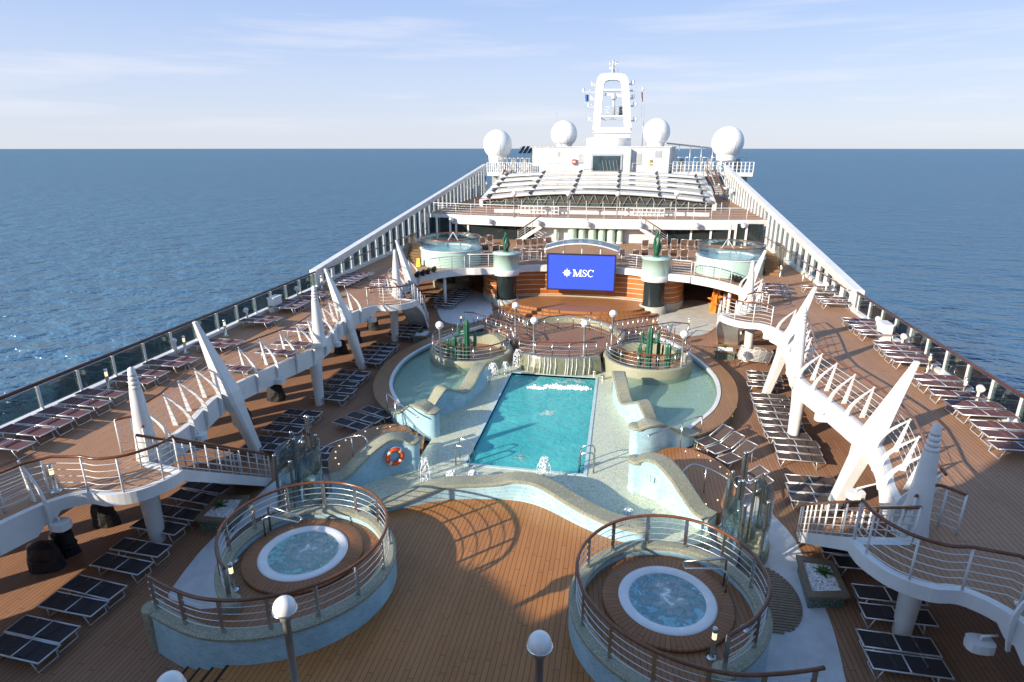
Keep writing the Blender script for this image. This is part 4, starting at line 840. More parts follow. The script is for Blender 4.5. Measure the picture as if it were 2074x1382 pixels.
# fountain jets
WJ = plain('jet_water', (.86, .89, .90), .2, var=.04)
def jet(px, py, h, label, seed, spread=.14):
    rnd = random.Random(seed); x, y = at(px, py, .3); t = thing('fountain_jet', label, 'fountain jet', (x, y, .25), 'fountain jets')
    mb = MB()
    for k in range(170):
        u = rnd.random()**.8; z = .3+h*u; a = rnd.random()*2*pi; r = spread*(.2+.9*(1-abs(2*u-1)*.4))*rnd.random()
        s_ = rnd.uniform(.010, .034); c = (x+r*cos(a), y+r*sin(a), z); e = rnd.uniform(1, 2.6)
        b = mb.add([(c[0]+s_*dx, c[1]+s_*dy, c[2]+s_*e*dz) for dx, dy, dz in ((1, 0, 0), (0, 1, 0), (-1, 0, 0), (0, -1, 0), (0, 0, 1), (0, 0, -1))])
        for f in ((0, 1, 4), (1, 2, 4), (2, 3, 4), (3, 0, 4), (1, 0, 5), (2, 1, 5), (3, 2, 5), (0, 3, 5)): mb.face([b+q for q in f], smooth=True)
    for k in range(5):
        a = k*1.3+seed; mb.tube([(x, y, .28), (x+.03*cos(a), y+.03*sin(a), .3+h*.7), (x+.09*cos(a), y+.09*sin(a), .3+h), (x+spread*1.2*cos(a), y+spread*1.2*sin(a), .3+h*.7), (x+spread*1.5*cos(a), y+spread*1.5*sin(a), .28)], [.02, .014, .012, .010, .008], 5)
    mb.build('spray', WJ, t)
    mb = MB(); mb.lathe([(.09, .24), (.09, .3), (.05, .31), (.04, .28)], (x, y, 0), 12); mb.build('nozzle', CHROME, t)
for i, (px, py, h, l) in enumerate(((863, 978, .95, 'tall fountain jet right of the lifebuoy wall'), (914, 976, .4, 'low fountain jet left of the near pool corner'), (958, 974, .4, 'low fountain jet at the near left pool corner'), (1101, 976, .95, 'tall fountain jet at the near end of the pool'), (1147, 1000, .3, 'small fountain jet right of the near pool end'), (1271, 1052, .35, 'small fountain jet at the end of the front wave wall'), (1048, 745, 1.0, 'tall fountain jet at the left end of the waterfall'), (1024, 756, .6, 'fountain jet next to the left cactus island'), (999, 760, .65, 'fountain jet in front of the left cactus island'), (991, 772, .6, 'nearest fountain jet by the left double crested wall'))):
    jet(px, py, h, l, i+3, .2 if h > .6 else .16)
for i, (px, py) in enumerate(((1204, 758), (1221, 768), (1244, 783), (1243, 792))):
    x, y = at(px, py, .27); t = thing('floor_nozzle', '%s short steel nozzle from the waterfall, on the mosaic right of the pool' % ORD[i], 'water nozzle', (x, y, .25), 'steel floor nozzles')
    mb = MB(); mb.lathe([(.09, .25), (.09, .40)], (x, y, 0), 12); mb.build('body', CHROME, t)
    mb = MB(); mb.lathe([(.1, .40), (.1, .46), (.06, .47), (.001, .46)], (x, y, 0), 12); mb.build('cap', CHROME, t)
for i, (px, py, w, l) in enumerate(((1088, 786, .5, 'white splash in the pool under the left end of the waterfall'), (1128, 784, .7, 'white splash in the pool under the middle of the waterfall'), (1170, 786, .7, 'white splash at the far right corner of the pool'))):
    rnd = random.Random(40+i); x, y = at(px, py, .16); t = thing('water_splash', l, 'splash', (x, y, .16), 'splashes under the waterfall')
    mb = MB()
    for k in range(150):
        a = rnd.random()*2*pi; r = w*sqrt(rnd.random()); s_ = rnd.uniform(.012, .05); c = (x+r*cos(a), y+.45*r*sin(a), .165+rnd.random()**3*.22*(1-r/w))
        b = mb.add([(c[0]+s_*1.5*dx, c[1]+s_*dy, c[2]+s_*.6*dz) for dx, dy, dz in ((1, 0, 0), (0, 1, 0), (-1, 0, 0), (0, -1, 0), (0, 0, 1), (0, 0, -1))])
        for f in ((0, 1, 4), (1, 2, 4), (2, 3, 4), (3, 0, 4), (1, 0, 5), (2, 1, 5), (3, 2, 5), (0, 3, 5)): mb.face([b+q for q in f], smooth=True)
    mb.build('droplets', WJ, t)
    mb = MB(); mb.loft([[(x+w*.9*cos(2*pi*k/24)*rnd.uniform(.6, 1.1), y+w*.4*sin(2*pi*k/24)*rnd.uniform(.6, 1.1), .166), (x+w*.4*cos(2*pi*k/24), y+w*.2*sin(2*pi*k/24), .20+rnd.uniform(0, .03)), (x, y, .19)] for k in range(24)], closed=False, loop=True); mb.build('foam', FOAM, t)
# ------------------------------------------------------------------ sun loungers
def lounger_proto(name, sl, raised):
    t = thing('sun_lounger', '', 'sun lounger', (0, 0, -80)); t['_o'] = (0, 0, 0)
    mb = MB(); W = .265; zt = .34
    hx = .0
    for e in (-1, 1): mb.tube([(-.80 if not raised else -.1, e*W, zt+.0), (.82, e*W, zt)], .022, 6)
    mb.tube([(.82, -W-.02, zt), (.82, W+.02, zt)], .022, 6); mb.tube([(.03, -W, zt+.005), (.03, W, zt+.005)], .022, 6)
    if not raised: mb.tube([(-.8, -W-.02, zt), (-.8, W+.02, zt)], .022, 6)
    mb.build('frame', ALU, t)
    mb = MB()
    if raised:
        a = radians(48 if sl is SLINGM else 24); B0 = Vector((-.02, 0, zt)); d = Vector((-cos(a), 0, sin(a)))
        for e in (-1, 1): mb.tube([B0+Vector((0, e*W, 0)), B0+d*.82+Vector((0, e*W, 0))], .02, 6)
        mb.tube([B0+d*.82+Vector((0, -W, 0)), B0+d*.82+Vector((0, W, 0))], .02, 6); mb.tube([B0+d*.5+Vector((0, W, 0)), Vector((-.5, W, .05))], .014, 5); mb.tube([B0+d*.5+Vector((0, -W, 0)), Vector((-.5, -W, .05))], .014, 5)
        n = Vector((-d.z, 0, d.x)); mb2 = MB(); mb2.loft([[B0+d*u+Vector((0, -W+.02, 0))+n*.006, B0+d*u+Vector((0, W-.02, 0))+n*.006, B0+d*u+Vector((0, W-.02, 0))-n*.006, B0+d*u+Vector((0, -W+.02, 0))-n*.006] for u in (.05, .3, .55, .8)])
        mb.build('back_frame', ALU, t); mb2.build('backrest', sl, t)
    else:
        for x0, x1 in ((-.785, -.42), (-.37, .0)):
            mb.loft([[(x, -W+.022, zt+.008+o), (x, W-.022, zt+.008+o), (x, W-.022, zt-.004+o), (x, -W+.022, zt-.004+o)] for x, o in ((x0, .012), ((x0+x1)/2, .0), (x1, .008))])
        mb.build('backrest', sl, t)
    mb = MB(); mb.loft([[(x, -W+.022, zt+.008+o), (x, W-.022, zt+.008+o), (x, W-.022, zt-.004+o), (x, -W+.022, zt-.004+o)] for x, o in ((.055, .006), (.3, -.006), (.55, -.006), (.80, .006))])
    mb.loft([[(x, -W+.05, zt+.012+o), (x, W-.05, zt+.012+o), (x, W-.05, zt), (x, -W+.05, zt)] for x, o in ((.10, .0), (.16, .03), (.28, .028), (.34, .0))]) if not raised else None
    mb.build('seat', sl, t)
    for x, sl_ in ((.60, .10), (-.5, -.06)):
        mb = MB(); mb.tube([(x, -W, zt), (x+sl_, -W+.02, .02), (x+sl_, W-.02, .02), (x, W, zt)], .019, 5); mb.build('leg', ALU, t)
    return t
LD = lounger_proto('dark', SLINGSHADE, False); LB_ = lounger_proto('brown', SLINGSUN, False); LW = lounger_proto('wine', SLINGW, False); LR = lounger_proto('raised', SLINGM, True); LBR = lounger_proto('raised', SLINGSUN, True)
used = set()
def lounge(proto, p, rz, label, group):
    if proto.name not in used:
        used.add(proto.name); proto.location = p; proto.rotation_euler = (0, 0, rz); proto['label'] = label; proto['group'] = group; return proto
    return dup(proto, p, rz, label, group)
def row(proto, pts, z, face, fmt, group, jit=.03, sc=None):
    rnd = random.Random(len(pts)*7+int(abs(pts[0][0])))
    for i, q in enumerate(pts):
        x, y = at(q[0], q[1], z+.35) if len(q) == 2 else (q[0], q[1])
        w = fmt % ORD[i] if '%s' in fmt else fmt
        lounge(proto, (x+rnd.uniform(-jit, jit), y, z), radians(face+rnd.uniform(-2.5, 2.5)), w, group)
z2 = lambda l: [(.3849*a, 850+.3849*b) for a, b in l]
z5 = lambda l: [(1474+.3183*a, 500+.3183*b) for a, b in l]
z6 = lambda l: [(1474+.349*a, 900+.349*b) for a, b in l]
z1 = lambda l: [(.3183*a, 500+.3183*b) for a, b in l]
z7 = lambda l: [(540+.2315*a, 480+.2315*b) for a, b in l]
z4 = lambda l: [(1100+.3848*a, 850+.3848*b) for a, b in l]
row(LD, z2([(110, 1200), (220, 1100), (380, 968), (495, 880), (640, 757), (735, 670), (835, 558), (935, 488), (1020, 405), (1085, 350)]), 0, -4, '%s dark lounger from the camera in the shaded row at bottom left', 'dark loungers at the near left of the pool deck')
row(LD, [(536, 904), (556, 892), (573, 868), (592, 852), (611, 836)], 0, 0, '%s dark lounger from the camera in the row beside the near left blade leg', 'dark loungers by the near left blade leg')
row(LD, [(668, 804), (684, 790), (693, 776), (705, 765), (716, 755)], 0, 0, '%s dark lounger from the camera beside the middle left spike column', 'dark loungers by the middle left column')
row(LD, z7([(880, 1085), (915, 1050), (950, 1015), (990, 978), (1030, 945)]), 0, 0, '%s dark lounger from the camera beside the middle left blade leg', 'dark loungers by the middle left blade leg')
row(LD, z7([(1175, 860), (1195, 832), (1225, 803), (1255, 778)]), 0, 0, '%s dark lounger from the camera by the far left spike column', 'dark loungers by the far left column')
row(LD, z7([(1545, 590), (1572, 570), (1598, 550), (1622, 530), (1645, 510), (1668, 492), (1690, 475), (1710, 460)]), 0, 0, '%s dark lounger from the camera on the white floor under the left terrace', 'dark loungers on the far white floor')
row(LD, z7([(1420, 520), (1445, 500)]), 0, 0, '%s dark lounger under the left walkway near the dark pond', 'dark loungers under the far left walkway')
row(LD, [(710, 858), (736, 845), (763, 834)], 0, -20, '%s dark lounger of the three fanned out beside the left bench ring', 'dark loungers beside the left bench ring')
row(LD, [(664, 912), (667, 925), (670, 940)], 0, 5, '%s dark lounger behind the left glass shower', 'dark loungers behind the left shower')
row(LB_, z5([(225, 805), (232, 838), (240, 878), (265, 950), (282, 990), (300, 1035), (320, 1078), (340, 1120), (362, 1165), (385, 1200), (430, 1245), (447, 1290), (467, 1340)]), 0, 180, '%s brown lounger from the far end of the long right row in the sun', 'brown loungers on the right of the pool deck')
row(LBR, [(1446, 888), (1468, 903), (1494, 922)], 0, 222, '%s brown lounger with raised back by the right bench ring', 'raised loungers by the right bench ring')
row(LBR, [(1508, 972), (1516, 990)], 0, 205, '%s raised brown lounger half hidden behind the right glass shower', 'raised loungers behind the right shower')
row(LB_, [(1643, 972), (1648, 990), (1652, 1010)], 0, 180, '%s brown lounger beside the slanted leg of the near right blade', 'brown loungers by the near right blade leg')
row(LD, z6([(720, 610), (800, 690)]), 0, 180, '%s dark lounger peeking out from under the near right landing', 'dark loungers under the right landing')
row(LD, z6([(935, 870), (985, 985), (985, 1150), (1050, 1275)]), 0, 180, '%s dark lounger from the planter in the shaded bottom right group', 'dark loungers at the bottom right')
row(LW, z1([(20, 1250), (155, 1165), (285, 1110), (415, 1050), (540, 988), (640, 930), (850, 843), (930, 800), (1045, 740), (1130, 712), (1345, 622), (1425, 600), (1625, 470), (1690, 452), (1820, 375)]), ZU, 0, '%s wine red lounger from the camera along the left glass railing', 'wine loungers along the left glass railing')
row(LW, z7([(150, 610), (215, 580), (255, 560), (400, 505), (450, 488)]), ZU, 0, '%s wine red lounger in the far group before the left window wall starts', 'wine loungers before the left window wall')
row(LW, z7([(620, 410), (665, 390), (705, 370), (745, 350), (790, 330), (830, 318)]), ZU, 0, '%s wine red lounger against the start of the left window wall', 'wine loungers against the left window wall')
row(LW, [(470, 745), (560, 712), (590, 695), (608, 668), (630, 655)], ZU, 0, '%s wine red lounger behind the left fin railing', 'wine loungers behind the left fin railing')
row(LW, z7([(1020, 400), (1040, 385), (985, 440)]), ZU, 0, '%s wine red lounger beside the far left white spike', 'wine loungers by the far left spike')
row(LW, z5([(845, 465), (880, 490), (920, 520), (960, 550), (1065, 615), (1100, 650), (1145, 690), (1190, 725), (1325, 830), (1375, 872), (1460, 935), (1570, 1000), (1645, 1055), (1750, 1135), (1820, 1195), (1885, 1270)]), ZU, 180, '%s wine red lounger from the far end along the right glass railing', 'wine loungers along the right glass railing')
row(LW, z5([(560, 255), (615, 285), (660, 325), (700, 355)]), ZU, 180, '%s wine red lounger against the right window wall', 'wine loungers against the right window wall')
row(LW, z5([(290, 240), (302, 268), (312, 298)]), ZU, 180, '%s wine red lounger by the far right spike', 'wine loungers by the far right spike')
zr = lambda l: [(800+.41*a, 400+.41*b) for a, b in l]
row(LR, zr([(415, 262), (450, 262), (500, 268), (535, 270), (435, 225), (470, 215)]), ZU, 100, '%s tan lounger with raised back near the left glass whirlpool', 'tan loungers left on the sun terrace')
row(LR, zr([(610, 282), (650, 285), (690, 288), (730, 288), (620, 235), (655, 235), (690, 232), (725, 228), (760, 225)]), ZU, 88, '%s tan lounger with raised back behind the left part of the screen', 'tan loungers left of the screen')
row(LR, zr([(1120, 288), (1190, 292), (1235, 290), (1330, 292), (1375, 290), (1425, 290), (1235, 240), (1330, 235), (1378, 235), (1425, 238), (1460, 240), (1495, 240)]), ZU, 90, '%s tan lounger with raised back on the terrace right of the screen', 'tan loungers right of the screen')
# stack of folded white loungers
x, y = at(1525, 725, .3)
t = thing('lounger_stack', 'tilted stack of folded pale loungers beside the far right planter', 'lounger stack', (x, y, 0))
for k in range(9):
    mb = MB(); z = .18+.075*k; o = .02*k
    for e in (-.5, .5): mb.tube([(x-.8+o, y+e*.62, z+.12), (x+.8+o, y+e*.62, z-.04)], .022, 5)
    for u in range(6): mb.tube([(x-.8+o+.32*u, y-.31, z+.12-.032*u), (x-.8+o+.32*u, y+.31, z+.12-.032*u)], .016, 5)
    mb.build('folded_frame', WHITE2, t)
mb = MB()
for e in (-.5, .5): mb.tube([(x-.6, y+e*.6, .25), (x-.7, y+e*.6, .02)], .02, 5); mb.tube([(x+.6, y+e*.6, .2), (x+.75, y+e*.6, .02)], .02, 5)
mb.build('leg', ALU, t)
# ------------------------------------------------------------------ screen stage: wooden wall, columns, big screen
def stripes(name):
    m, nt, N, L, b = newmat(name); pos = geo(nt); sp = N.new('ShaderNodeSeparateXYZ'); L.new(pos, sp.inputs[0])
    q = mth(nt, 'DIVIDE', mth(nt, 'SUBTRACT', sp.outputs[2], .62), .37); fr = mth(nt, 'FRACT', q)
    pn = mth(nt, 'FLOOR', mth(nt, 'DIVIDE', mth(nt, 'ADD', sp.outputs[0], mth(nt, 'MULTIPLY', mth(nt, 'FLOOR', q), .7)), 2.2))
    cv = N.new('ShaderNodeCombineXYZ'); L.new(mth(nt, 'FLOOR', q), cv.inputs[0]); L.new(pn, cv.inputs[1])
    wn = N.new('ShaderNodeTexWhiteNoise'); wn.noise_dimensions = '2D'; L.new(cv.outputs[0], wn.inputs['Vector'])
    mp = N.new('ShaderNodeMapping'); mp.inputs['Scale'].default_value = (.8, .8, 14); L.new(pos, mp.inputs[0])
    g = noise(nt, mp.outputs[0], 2.2, 5, .65)
    c = mixc(nt, mth(nt, 'ADD', mth(nt, 'MULTIPLY', wn.outputs[0], .6), mth(nt, 'MULTIPLY', g, .5)), (.30, .075, .012), (.46, .16, .035))
    c = mixc(nt, mth(nt, 'LESS_THAN', fr, .11), c, (.62, .56, .46)); L.new(c, b.inputs['Base Color']); b.inputs['Roughness'].default_value = .35
    return m
WALLP = cr([(-7.6, 46.6, 0), (-7.15, 44.9, 0), (-6.5, 43.9, 0), (-5.5, 43.75, 0), (-4.4, 44.35, 0), (-2.6, 44.85, 0), (.2, 45.05, 0), (3.0, 44.85, 0), (4.8, 44.35, 0), (5.9, 43.6, 0), (6.9, 43.7, 0), (7.6, 44.8, 0), (7.9, 46.6, 0)], 5)
t = thing('stage_wall', 'curved varnished orange plank wall with pale stripes behind the big screen', 'wall', (.2, 45, 0))
mb = MB(); mb.sweep(WALLP, [(-.12, .58), (.12, .58), (.12, 2.45), (-.12, 2.45)]); mb.build('plank_cladding', stripes('striped_orange_planks'), t)
mb = MB(); mb.sweep(WALLP, [(-.2, 0), (.2, 0), (.2, .58), (-.2, .58)]); mb.build('stone_plinth', plain('stone_plinth', (.38, .37, .30), .5), t)
for x, y, l in ((-5.25, 43.35, 'left'), (5.6, 43.15, 'right')):
    t = thing('stage_column', 'round pale green topped column with black glass front on the %s of the big screen' % l, 'column', (x, y, 0), 'stage columns')
    mb = MB(); mb.lathe([(.98, 0), (.98, .5), (.8, .55)], (x, y, 0), 32); mb.build('stone_base', plain('column_stone', (.42, .41, .35), .5), t)
    mb = MB(); mb.lathe([(.74, .45), (.74, 2.4)], (x, y, 0), 32); mb.build('glass_shaft', GDARK, t)
    mb = MB(); mb.lathe([(.95, 2.35), (.98, 2.4), (.98, 2.75), (.95, 2.78)], (x, y, 0), 32); mb.build('white_band', WHITE, t)
    mb = MB(); mb.lathe([(.95, 2.75), (.97, 3.9), (1.0, 3.9), (1.0, 4.0), (.01, 4.02)], (x, y, 0), 40); mb.build('green_drum', GREEN, t)
    k = thing('leaf_statue', 'dark green curled leaf statue on the %s stage column' % l, 'statue', (x, y, 4.02), 'leaf statues')
    mb = MB(); mb.lathe([(.25, 4.02), (.22, 4.1), (.12, 4.14)], (x, y, 0), 14); mb.build('foot', CACT, k)
    for q in range(3):
        a = q*2.1+.4; big = 1.0 if l == 'left' else 1.35
        mb = MB(); mb.tube([(x+.08*cos(a), y+.08*sin(a), 4.1), (x+.22*cos(a), y+.2*sin(a), 4.1+.45*big), (x+.16*cos(a+.6), y+.16*sin(a+.6), 4.1+.9*big), (x+.05*cos(a+1.4), y+.05*sin(a+1.4), 4.1+1.25*big-.12*q), (x+.16*cos(a+2), y+.1*sin(a+2), 4.1+1.38*big-.16*q)], [.07, .10*big, .09, .06, .02], 10); mb.build('leaf', CACT, k)
YS = 43.75
x0, z1 = bt(1111, 515.5, YS); x1, z0 = bt(1242, 589, YS)
t = thing('video_screen', 'big blue video screen with a white star emblem and the letters MSC'.replace(' and the letters MSC', ' and three white letters'), 'screen', ((x0+x1)/2, YS, z0))
mb = MB(); f = .10
for a in ((x0-f, x1+f, z0-f, z0), (x0-f, x1+f, z1, z1+f*.6), (x0-f, x0, z0, z1), (x1, x1+f, z0, z1)): mb.box(a[0], a[1], YS-.06, YS+.32, a[2], a[3])
mb.box(x0, x1, YS+.06, YS+.3, z0, z1); mb.build('frame', BLACK, t)
mb = MB(); mb.box(x0, x1, YS, YS+.05, z0, z1); mb.build('display', emit('screen_blue', (.034, .075, .62), .86), t)
LOGO = emit('screen_white', (1, 1, 1), .85)
SC = (x1-x0)/131.0
def scr(px, py): return (x0+(px-1111)*SC, z1-(py-515.5)*SC)
def flat(mb, poly, y=YS-.004):                    # polygon in the screen's plane, as a thin slab
    tri = tessellate_polygon([[Vector((a, b, 0)) for a, b in poly]]); n = len(poly)
    b = mb.add([(a, y, c) for a, c in poly]+[(a, y-.004, c) for a, c in poly])
    for q in tri: mb.face([b+i for i in q]); mb.face([b+n+i for i in q])
def stroke(mb, pts, ws):
    L_, R_ = [], []
    for i, p in enumerate(pts):
        a = pts[max(i-1, 0)]; c = pts[min(i+1, len(pts)-1)]; d = Vector((c[0]-a[0], c[1]-a[1])).normalized(); w = ws[i]/2
        L_.append((p[0]-d.y*w, p[1]+d.x*w)); R_.append((p[0]+d.y*w, p[1]-d.x*w))
    flat(mb, L_+R_[::-1])
def letter(ch, px, py, w, h):                     # px, py: lower left corner, photo pixels
    mb = MB(); Q = lambda a, b: scr(px+a*w, py-b*h); u = SC*w
    if ch == 'M':
        for a, wd in ((.14, .07), (.85, .17)): stroke(mb, [Q(a, 0), Q(a, .5), Q(a, 1)], [u*wd*.85]*3)
        stroke(mb, [Q(.14, 1), Q(.32, .5), Q(.50, .02)], [u*.18]*3); stroke(mb, [Q(.84, 1), Q(.67, .5), Q(.50, .02)], [u*.07]*3)
        for a, b, c in ((0, .28, .03), (.70, 1.0, .03), (0, .24, .97), (.76, 1.0, .97)): stroke(mb, [Q(a, c), Q((a+b)/2, c), Q(b, c)], [u*.06]*3)
    elif ch == 'C':
        n = 20; P = [Q(.52+.46*cos(a), .5+.5*sin(a)) for a in [.75+(2*pi-1.5)*k/n for k in range(n+1)]]
        stroke(mb, P, [u*(.06+.13*abs(sin(pi*k/n))**2) for k in range(n+1)]); stroke(mb, [Q(.93, 1.0), Q(.90, .8), Q(.88, .66)], [u*.10, u*.10, u*.03])
    else:
        P = [(.85, .75), (.72, .93), (.48, 1.0), (.24, .92), (.17, .74), (.30, .59), (.55, .48), (.78, .36), (.84, .2), (.70, .05), (.44, 0), (.22, .08), (.10, .28)]
        stroke(mb, [Q(*q) for q in P], [u*k*.82 for k in (.05, .08, .10, .15, .2, .24, .26, .24, .2, .15, .1, .08, .05)])
        stroke(mb, [Q(.85, .99), Q(.85, .8), Q(.85, .68)], [u*.07]*3); stroke(mb, [Q(.10, .0), Q(.10, .2), Q(.10, .34)], [u*.07]*3)
    mb.build('letter', LOGO, t)
letter('M', 1160.5, 558, 18, 13.5); letter('S', 1179, 558, 10, 13.5); letter('C', 1190, 558, 12, 13.5)
mb = MB(); cxp, cyp = 1148.8, 551.5
for k in range(16):
    a = 2*pi*k/16; r = 10 if k % 4 == 0 else (8 if k % 2 == 0 else 6.5); P = [scr(cxp+5.2*cos(a-.16), cyp-5.2*sin(a-.16)), scr(cxp+r*cos(a), cyp-r*sin(a)), scr(cxp+5.2*cos(a+.16), cyp-5.2*sin(a+.16))]
    flat(mb, P)
P = [scr(cxp+5.2*cos(a), cyp-5.2*sin(a)) for a in [2*pi*k/24 for k in range(25)]]; I = [scr(cxp+3.9*cos(a), cyp-3.9*sin(a)) for a in [2*pi*k/24 for k in range(25)]]
for k in range(24): flat(mb, [P[k], P[k+1], I[k+1], I[k]])
for a, b in ((-1.8, .7), (0, .7), (1.8, .7)): stroke(mb, [scr(cxp+a, cyp-2.6), scr(cxp+a, cyp), scr(cxp+a, cyp+2.6)], [SC*.8]*3)
mb.build('star_emblem', LOGO, t)
cy_ = 44.2
k = thing('screen_canopy', 'arched white canopy with glass roof above the big screen', 'canopy', (.2, cy_, 3.9))
arc = lambda u, dz, dy: ((x0+x1)/2+(x1-x0+.6)/2*u, cy_+dy, z1+.36+.50*(1-u*u)+dz)
mb = MB()
for dy, dz in ((-.6, 0), (.7, .15)): mb.tube([arc(u/10-1, dz, dy) for u in range(21)], .06, 6)
for u in (-1, -.5, 0, .5, 1): mb.tube([arc(u, 0, -.6), arc(u, .15, .7)], .04, 5); mb.tube([arc(u, .1, .5), (arc(u, 0, 0)[0], YS+.3, z1+.05)], .05, 5)
mb.build('frame', WHITE, k)
mb = MB(); mb.loft([[arc(u/10-1, .02, -.58), arc(u/10-1, .17, .68), arc(u/10-1, .19, .68), arc(u/10-1, .04, -.58)] for u in range(21)]); mb.build('glass_roof', glass('milky_glass', (.86, .88, .86), .05, .25), k)
# terrace railing and small railings
def plainrail(name, label, path, h=1.0, step=1.4, wires=5, hand=WHITE, post=WHITE, group=None):
    p = thing(name, label, 'railing', tuple(path[0]), group); rail_parts(p, path, h, step, wires, hand, post, ALU, .026, .034, .012); return p
ml = [p for p in MEZ if -8 <= p.x < -2.4]; mr = [p for p in MEZ if 2.8 < p.x <= 8]
plainrail('terrace_railing', 'white wire railing on the sun terrace left of the big screen', z3([Vector((p.x, p.y+.12, 0)) for p in ml], ZU), group='terrace railings')
plainrail('terrace_railing', 'white wire railing on the sun terrace right of the big screen', z3([Vector((p.x, p.y+.12, 0)) for p in mr], ZU), group='terrace railings')
# glass walled whirlpools on the terrace corners
for s, cx, cy in ((-1, -9.75, 44.3), (1, 10.75, 44.2)):
    nm = side(s); R_ = 2.3
    t = thing('glass_whirlpool', 'pale green round whirlpool with glass screen on the far %s corner of the terrace' % nm, 'whirlpool', (cx, cy, ZU), 'glass walled whirlpools')
    mb = MB(); mb.lathe([(R_, ZU-.02), (R_, ZU+1.15)], (cx, cy, 0), 56); mb.build('green_wall', GREEN, t)
    mb = MB(); mb.lathe([(R_, ZU+1.12), (R_+.05, ZU+1.15), (R_+.05, ZU+1.22), (R_-.15, ZU+1.22), (R_-.5, ZU+1.18), (R_-.62, ZU+1.0)], (cx, cy, 0), 56); mb.build('rim', WHITE2, t)
    mb = MB(); mb.prism([(cx+(R_-.5)*cos(2*pi*k/40), cy+(R_-.5)*sin(2*pi*k/40)) for k in range(40)], ZU+1.05, ZU+1.12, bottom=False); mb.build('water', water('far_tub_water', (.30, .52, .52), (.22, .46, .48), foam=[(cx, cy, 1.5, 1.5)], bs=.6, sc=6, fsc=5, ft=(.5, .8)), t)
    mb = MB(); mb.sweep([(cx+(R_-.03)*cos(2*pi*k/48), cy+(R_-.03)*sin(2*pi*k/48)) for k in range(48)], [(-.01, ZU+1.22), (.01, ZU+1.22), (.01, ZU+2.0), (-.01, ZU+2.0)], loop=True, smooth=True); mb.build('glass_screen', GCLEAR, t)
    mb = MB(); mb.tube([(cx+(R_-.03)*cos(2*pi*k/48), cy+(R_-.03)*sin(2*pi*k/48), ZU+2.02) for k in range(48)], .035, 6, loop=True); mb.build('handrail', MAHOG, t)
    mb = MB()
    for k in range(7): mb.box(cx+s*(R_+.1), cx+s*(R_+1.1), cy+1.6-.32*k-.3, cy+1.6-.32*k, ZU, ZU+.17*(7-k))
    mb.build('side_steps', BENCH, t)
    mb = MB(); mb.sweep(cr([(cx+s*(R_+1.2), cy+2.2, 0), (cx+s*(R_+1.25), cy+.4, 0), (cx+s*(R_+.95), cy-1.3, 0)], 6), [(-.01, ZU+.1), (.01, ZU+.1), (.01, ZU+1.9), (-.01, ZU+1.9)]); mb.build('stair_glass', GCLEAR, t)
    mb = MB(); mb.tube(z3(cr([(cx+s*(R_+1.2), cy+2.2, 0), (cx+s*(R_+1.25), cy+.4, 0), (cx+s*(R_+.95), cy-1.3, 0)], 6), ZU+1.93), .04, 6); mb.build('stair_handrail', MAHOG, t)
    mb = MB(); mb.tube([(cx-.7, cy+.9, ZU+1.2), (cx-.1, cy+1.1, ZU+2.2), (cx+.6, cy+.9, ZU+1.2)], .04, 5); mb.build('grab_rail', WHITE, t)
    mb = MB(); mb.tube([(cx-s*.2, cy-2.6, 0), (cx-s*.2, cy-2.6, ZU-.2)], .12, 10); c_ = thing('slim_column', 'slim white column under the far %s glass whirlpool' % nm, 'column', (cx-s*.2, cy-2.6, 0), 'slim terrace columns'); mb.build('shaft', WHITE, c_)
    mb = MB(); mb.lathe([(.2, ZU-.5), (.3, ZU-.25), (.3, ZU-.18)], (cx-s*.2, cy-2.6, 0), 12); mb.build('capital', WHITE, c_)
    pl = plainrail('terrace_railing', 'white wire railing in front of the far %s glass whirlpool' % nm, mir(s, [(p.x+.1, p.y+.1, ZU) for p in E3 if p.y > 40.0 and p.x < 10.4]), .95, 1.0, 4, group='terrace railings')
# terrace back wall with dark windows, green glass columns and side stairs
t = thing('terrace_facade', 'dark glazed wall with white door frames under the white balcony', 'building front', (0, 57.2, ZU))
mb = MB(); mb.box(-15.6, 15.6, 57.15, 57.3, ZU, ZB-.3); mb.build('dark_glazing', GDARK, t)
for px in (868, 885, 912, 924, 948, 1478, 1490, 1512, 1555, 1440, 1400):
    x = bt(px, 470, 57)[0]; mb = MB(); mb.box(x-.09, x+.09, 57.02, 57.14, ZU, ZB-.3); mb.build('white_mullion', WHITE, t)
xa, xb = bt(1095, 470, 56.9)[0], bt(1330, 470, 56.9)[0]
mb = MB(); mb.box(xa-.6, xb+.2, 56.95, 57.1, ZU, ZB-.3); mb.build('white_panel', WHITE, t)
for i, (pa, pb) in enumerate(((1122, 1130), (1150, 1168), (1172, 1186), (1192, 1208), (1212, 1226), (1230, 1246), (1250, 1262))):
    a, b = bt(pa, 470, 56.5)[0], bt(pb, 470, 56.5)[0]
    c = thing('green_glass_column', '%s pale green mosaic column from the left under the balcony' % ORD[i], 'column', ((a+b)/2, 56.5, ZU), 'green mosaic columns')
    mb = MB(); mb.lathe([((b-a)/2, ZU), ((b-a)/2, ZB-.3)], ((a+b)/2, 56.5, 0), 18); mb.build('shaft', mosaic('green_mosaic', [(.35, .52, .42), (.50, .66, .54), (.42, .58, .46), (.60, .70, .60)], 14, .25), c) if i == 0 else mb.build('shaft', bpy.data.materials['green_mosaic'], c)
    mb = MB(); mb.lathe([((b-a)/2+.06, ZU), ((b-a)/2+.06, ZU+.12), ((b-a)/2, ZU+.14)], ((a+b)/2, 56.5, 0), 18); mb.build('foot', WHITE, c)
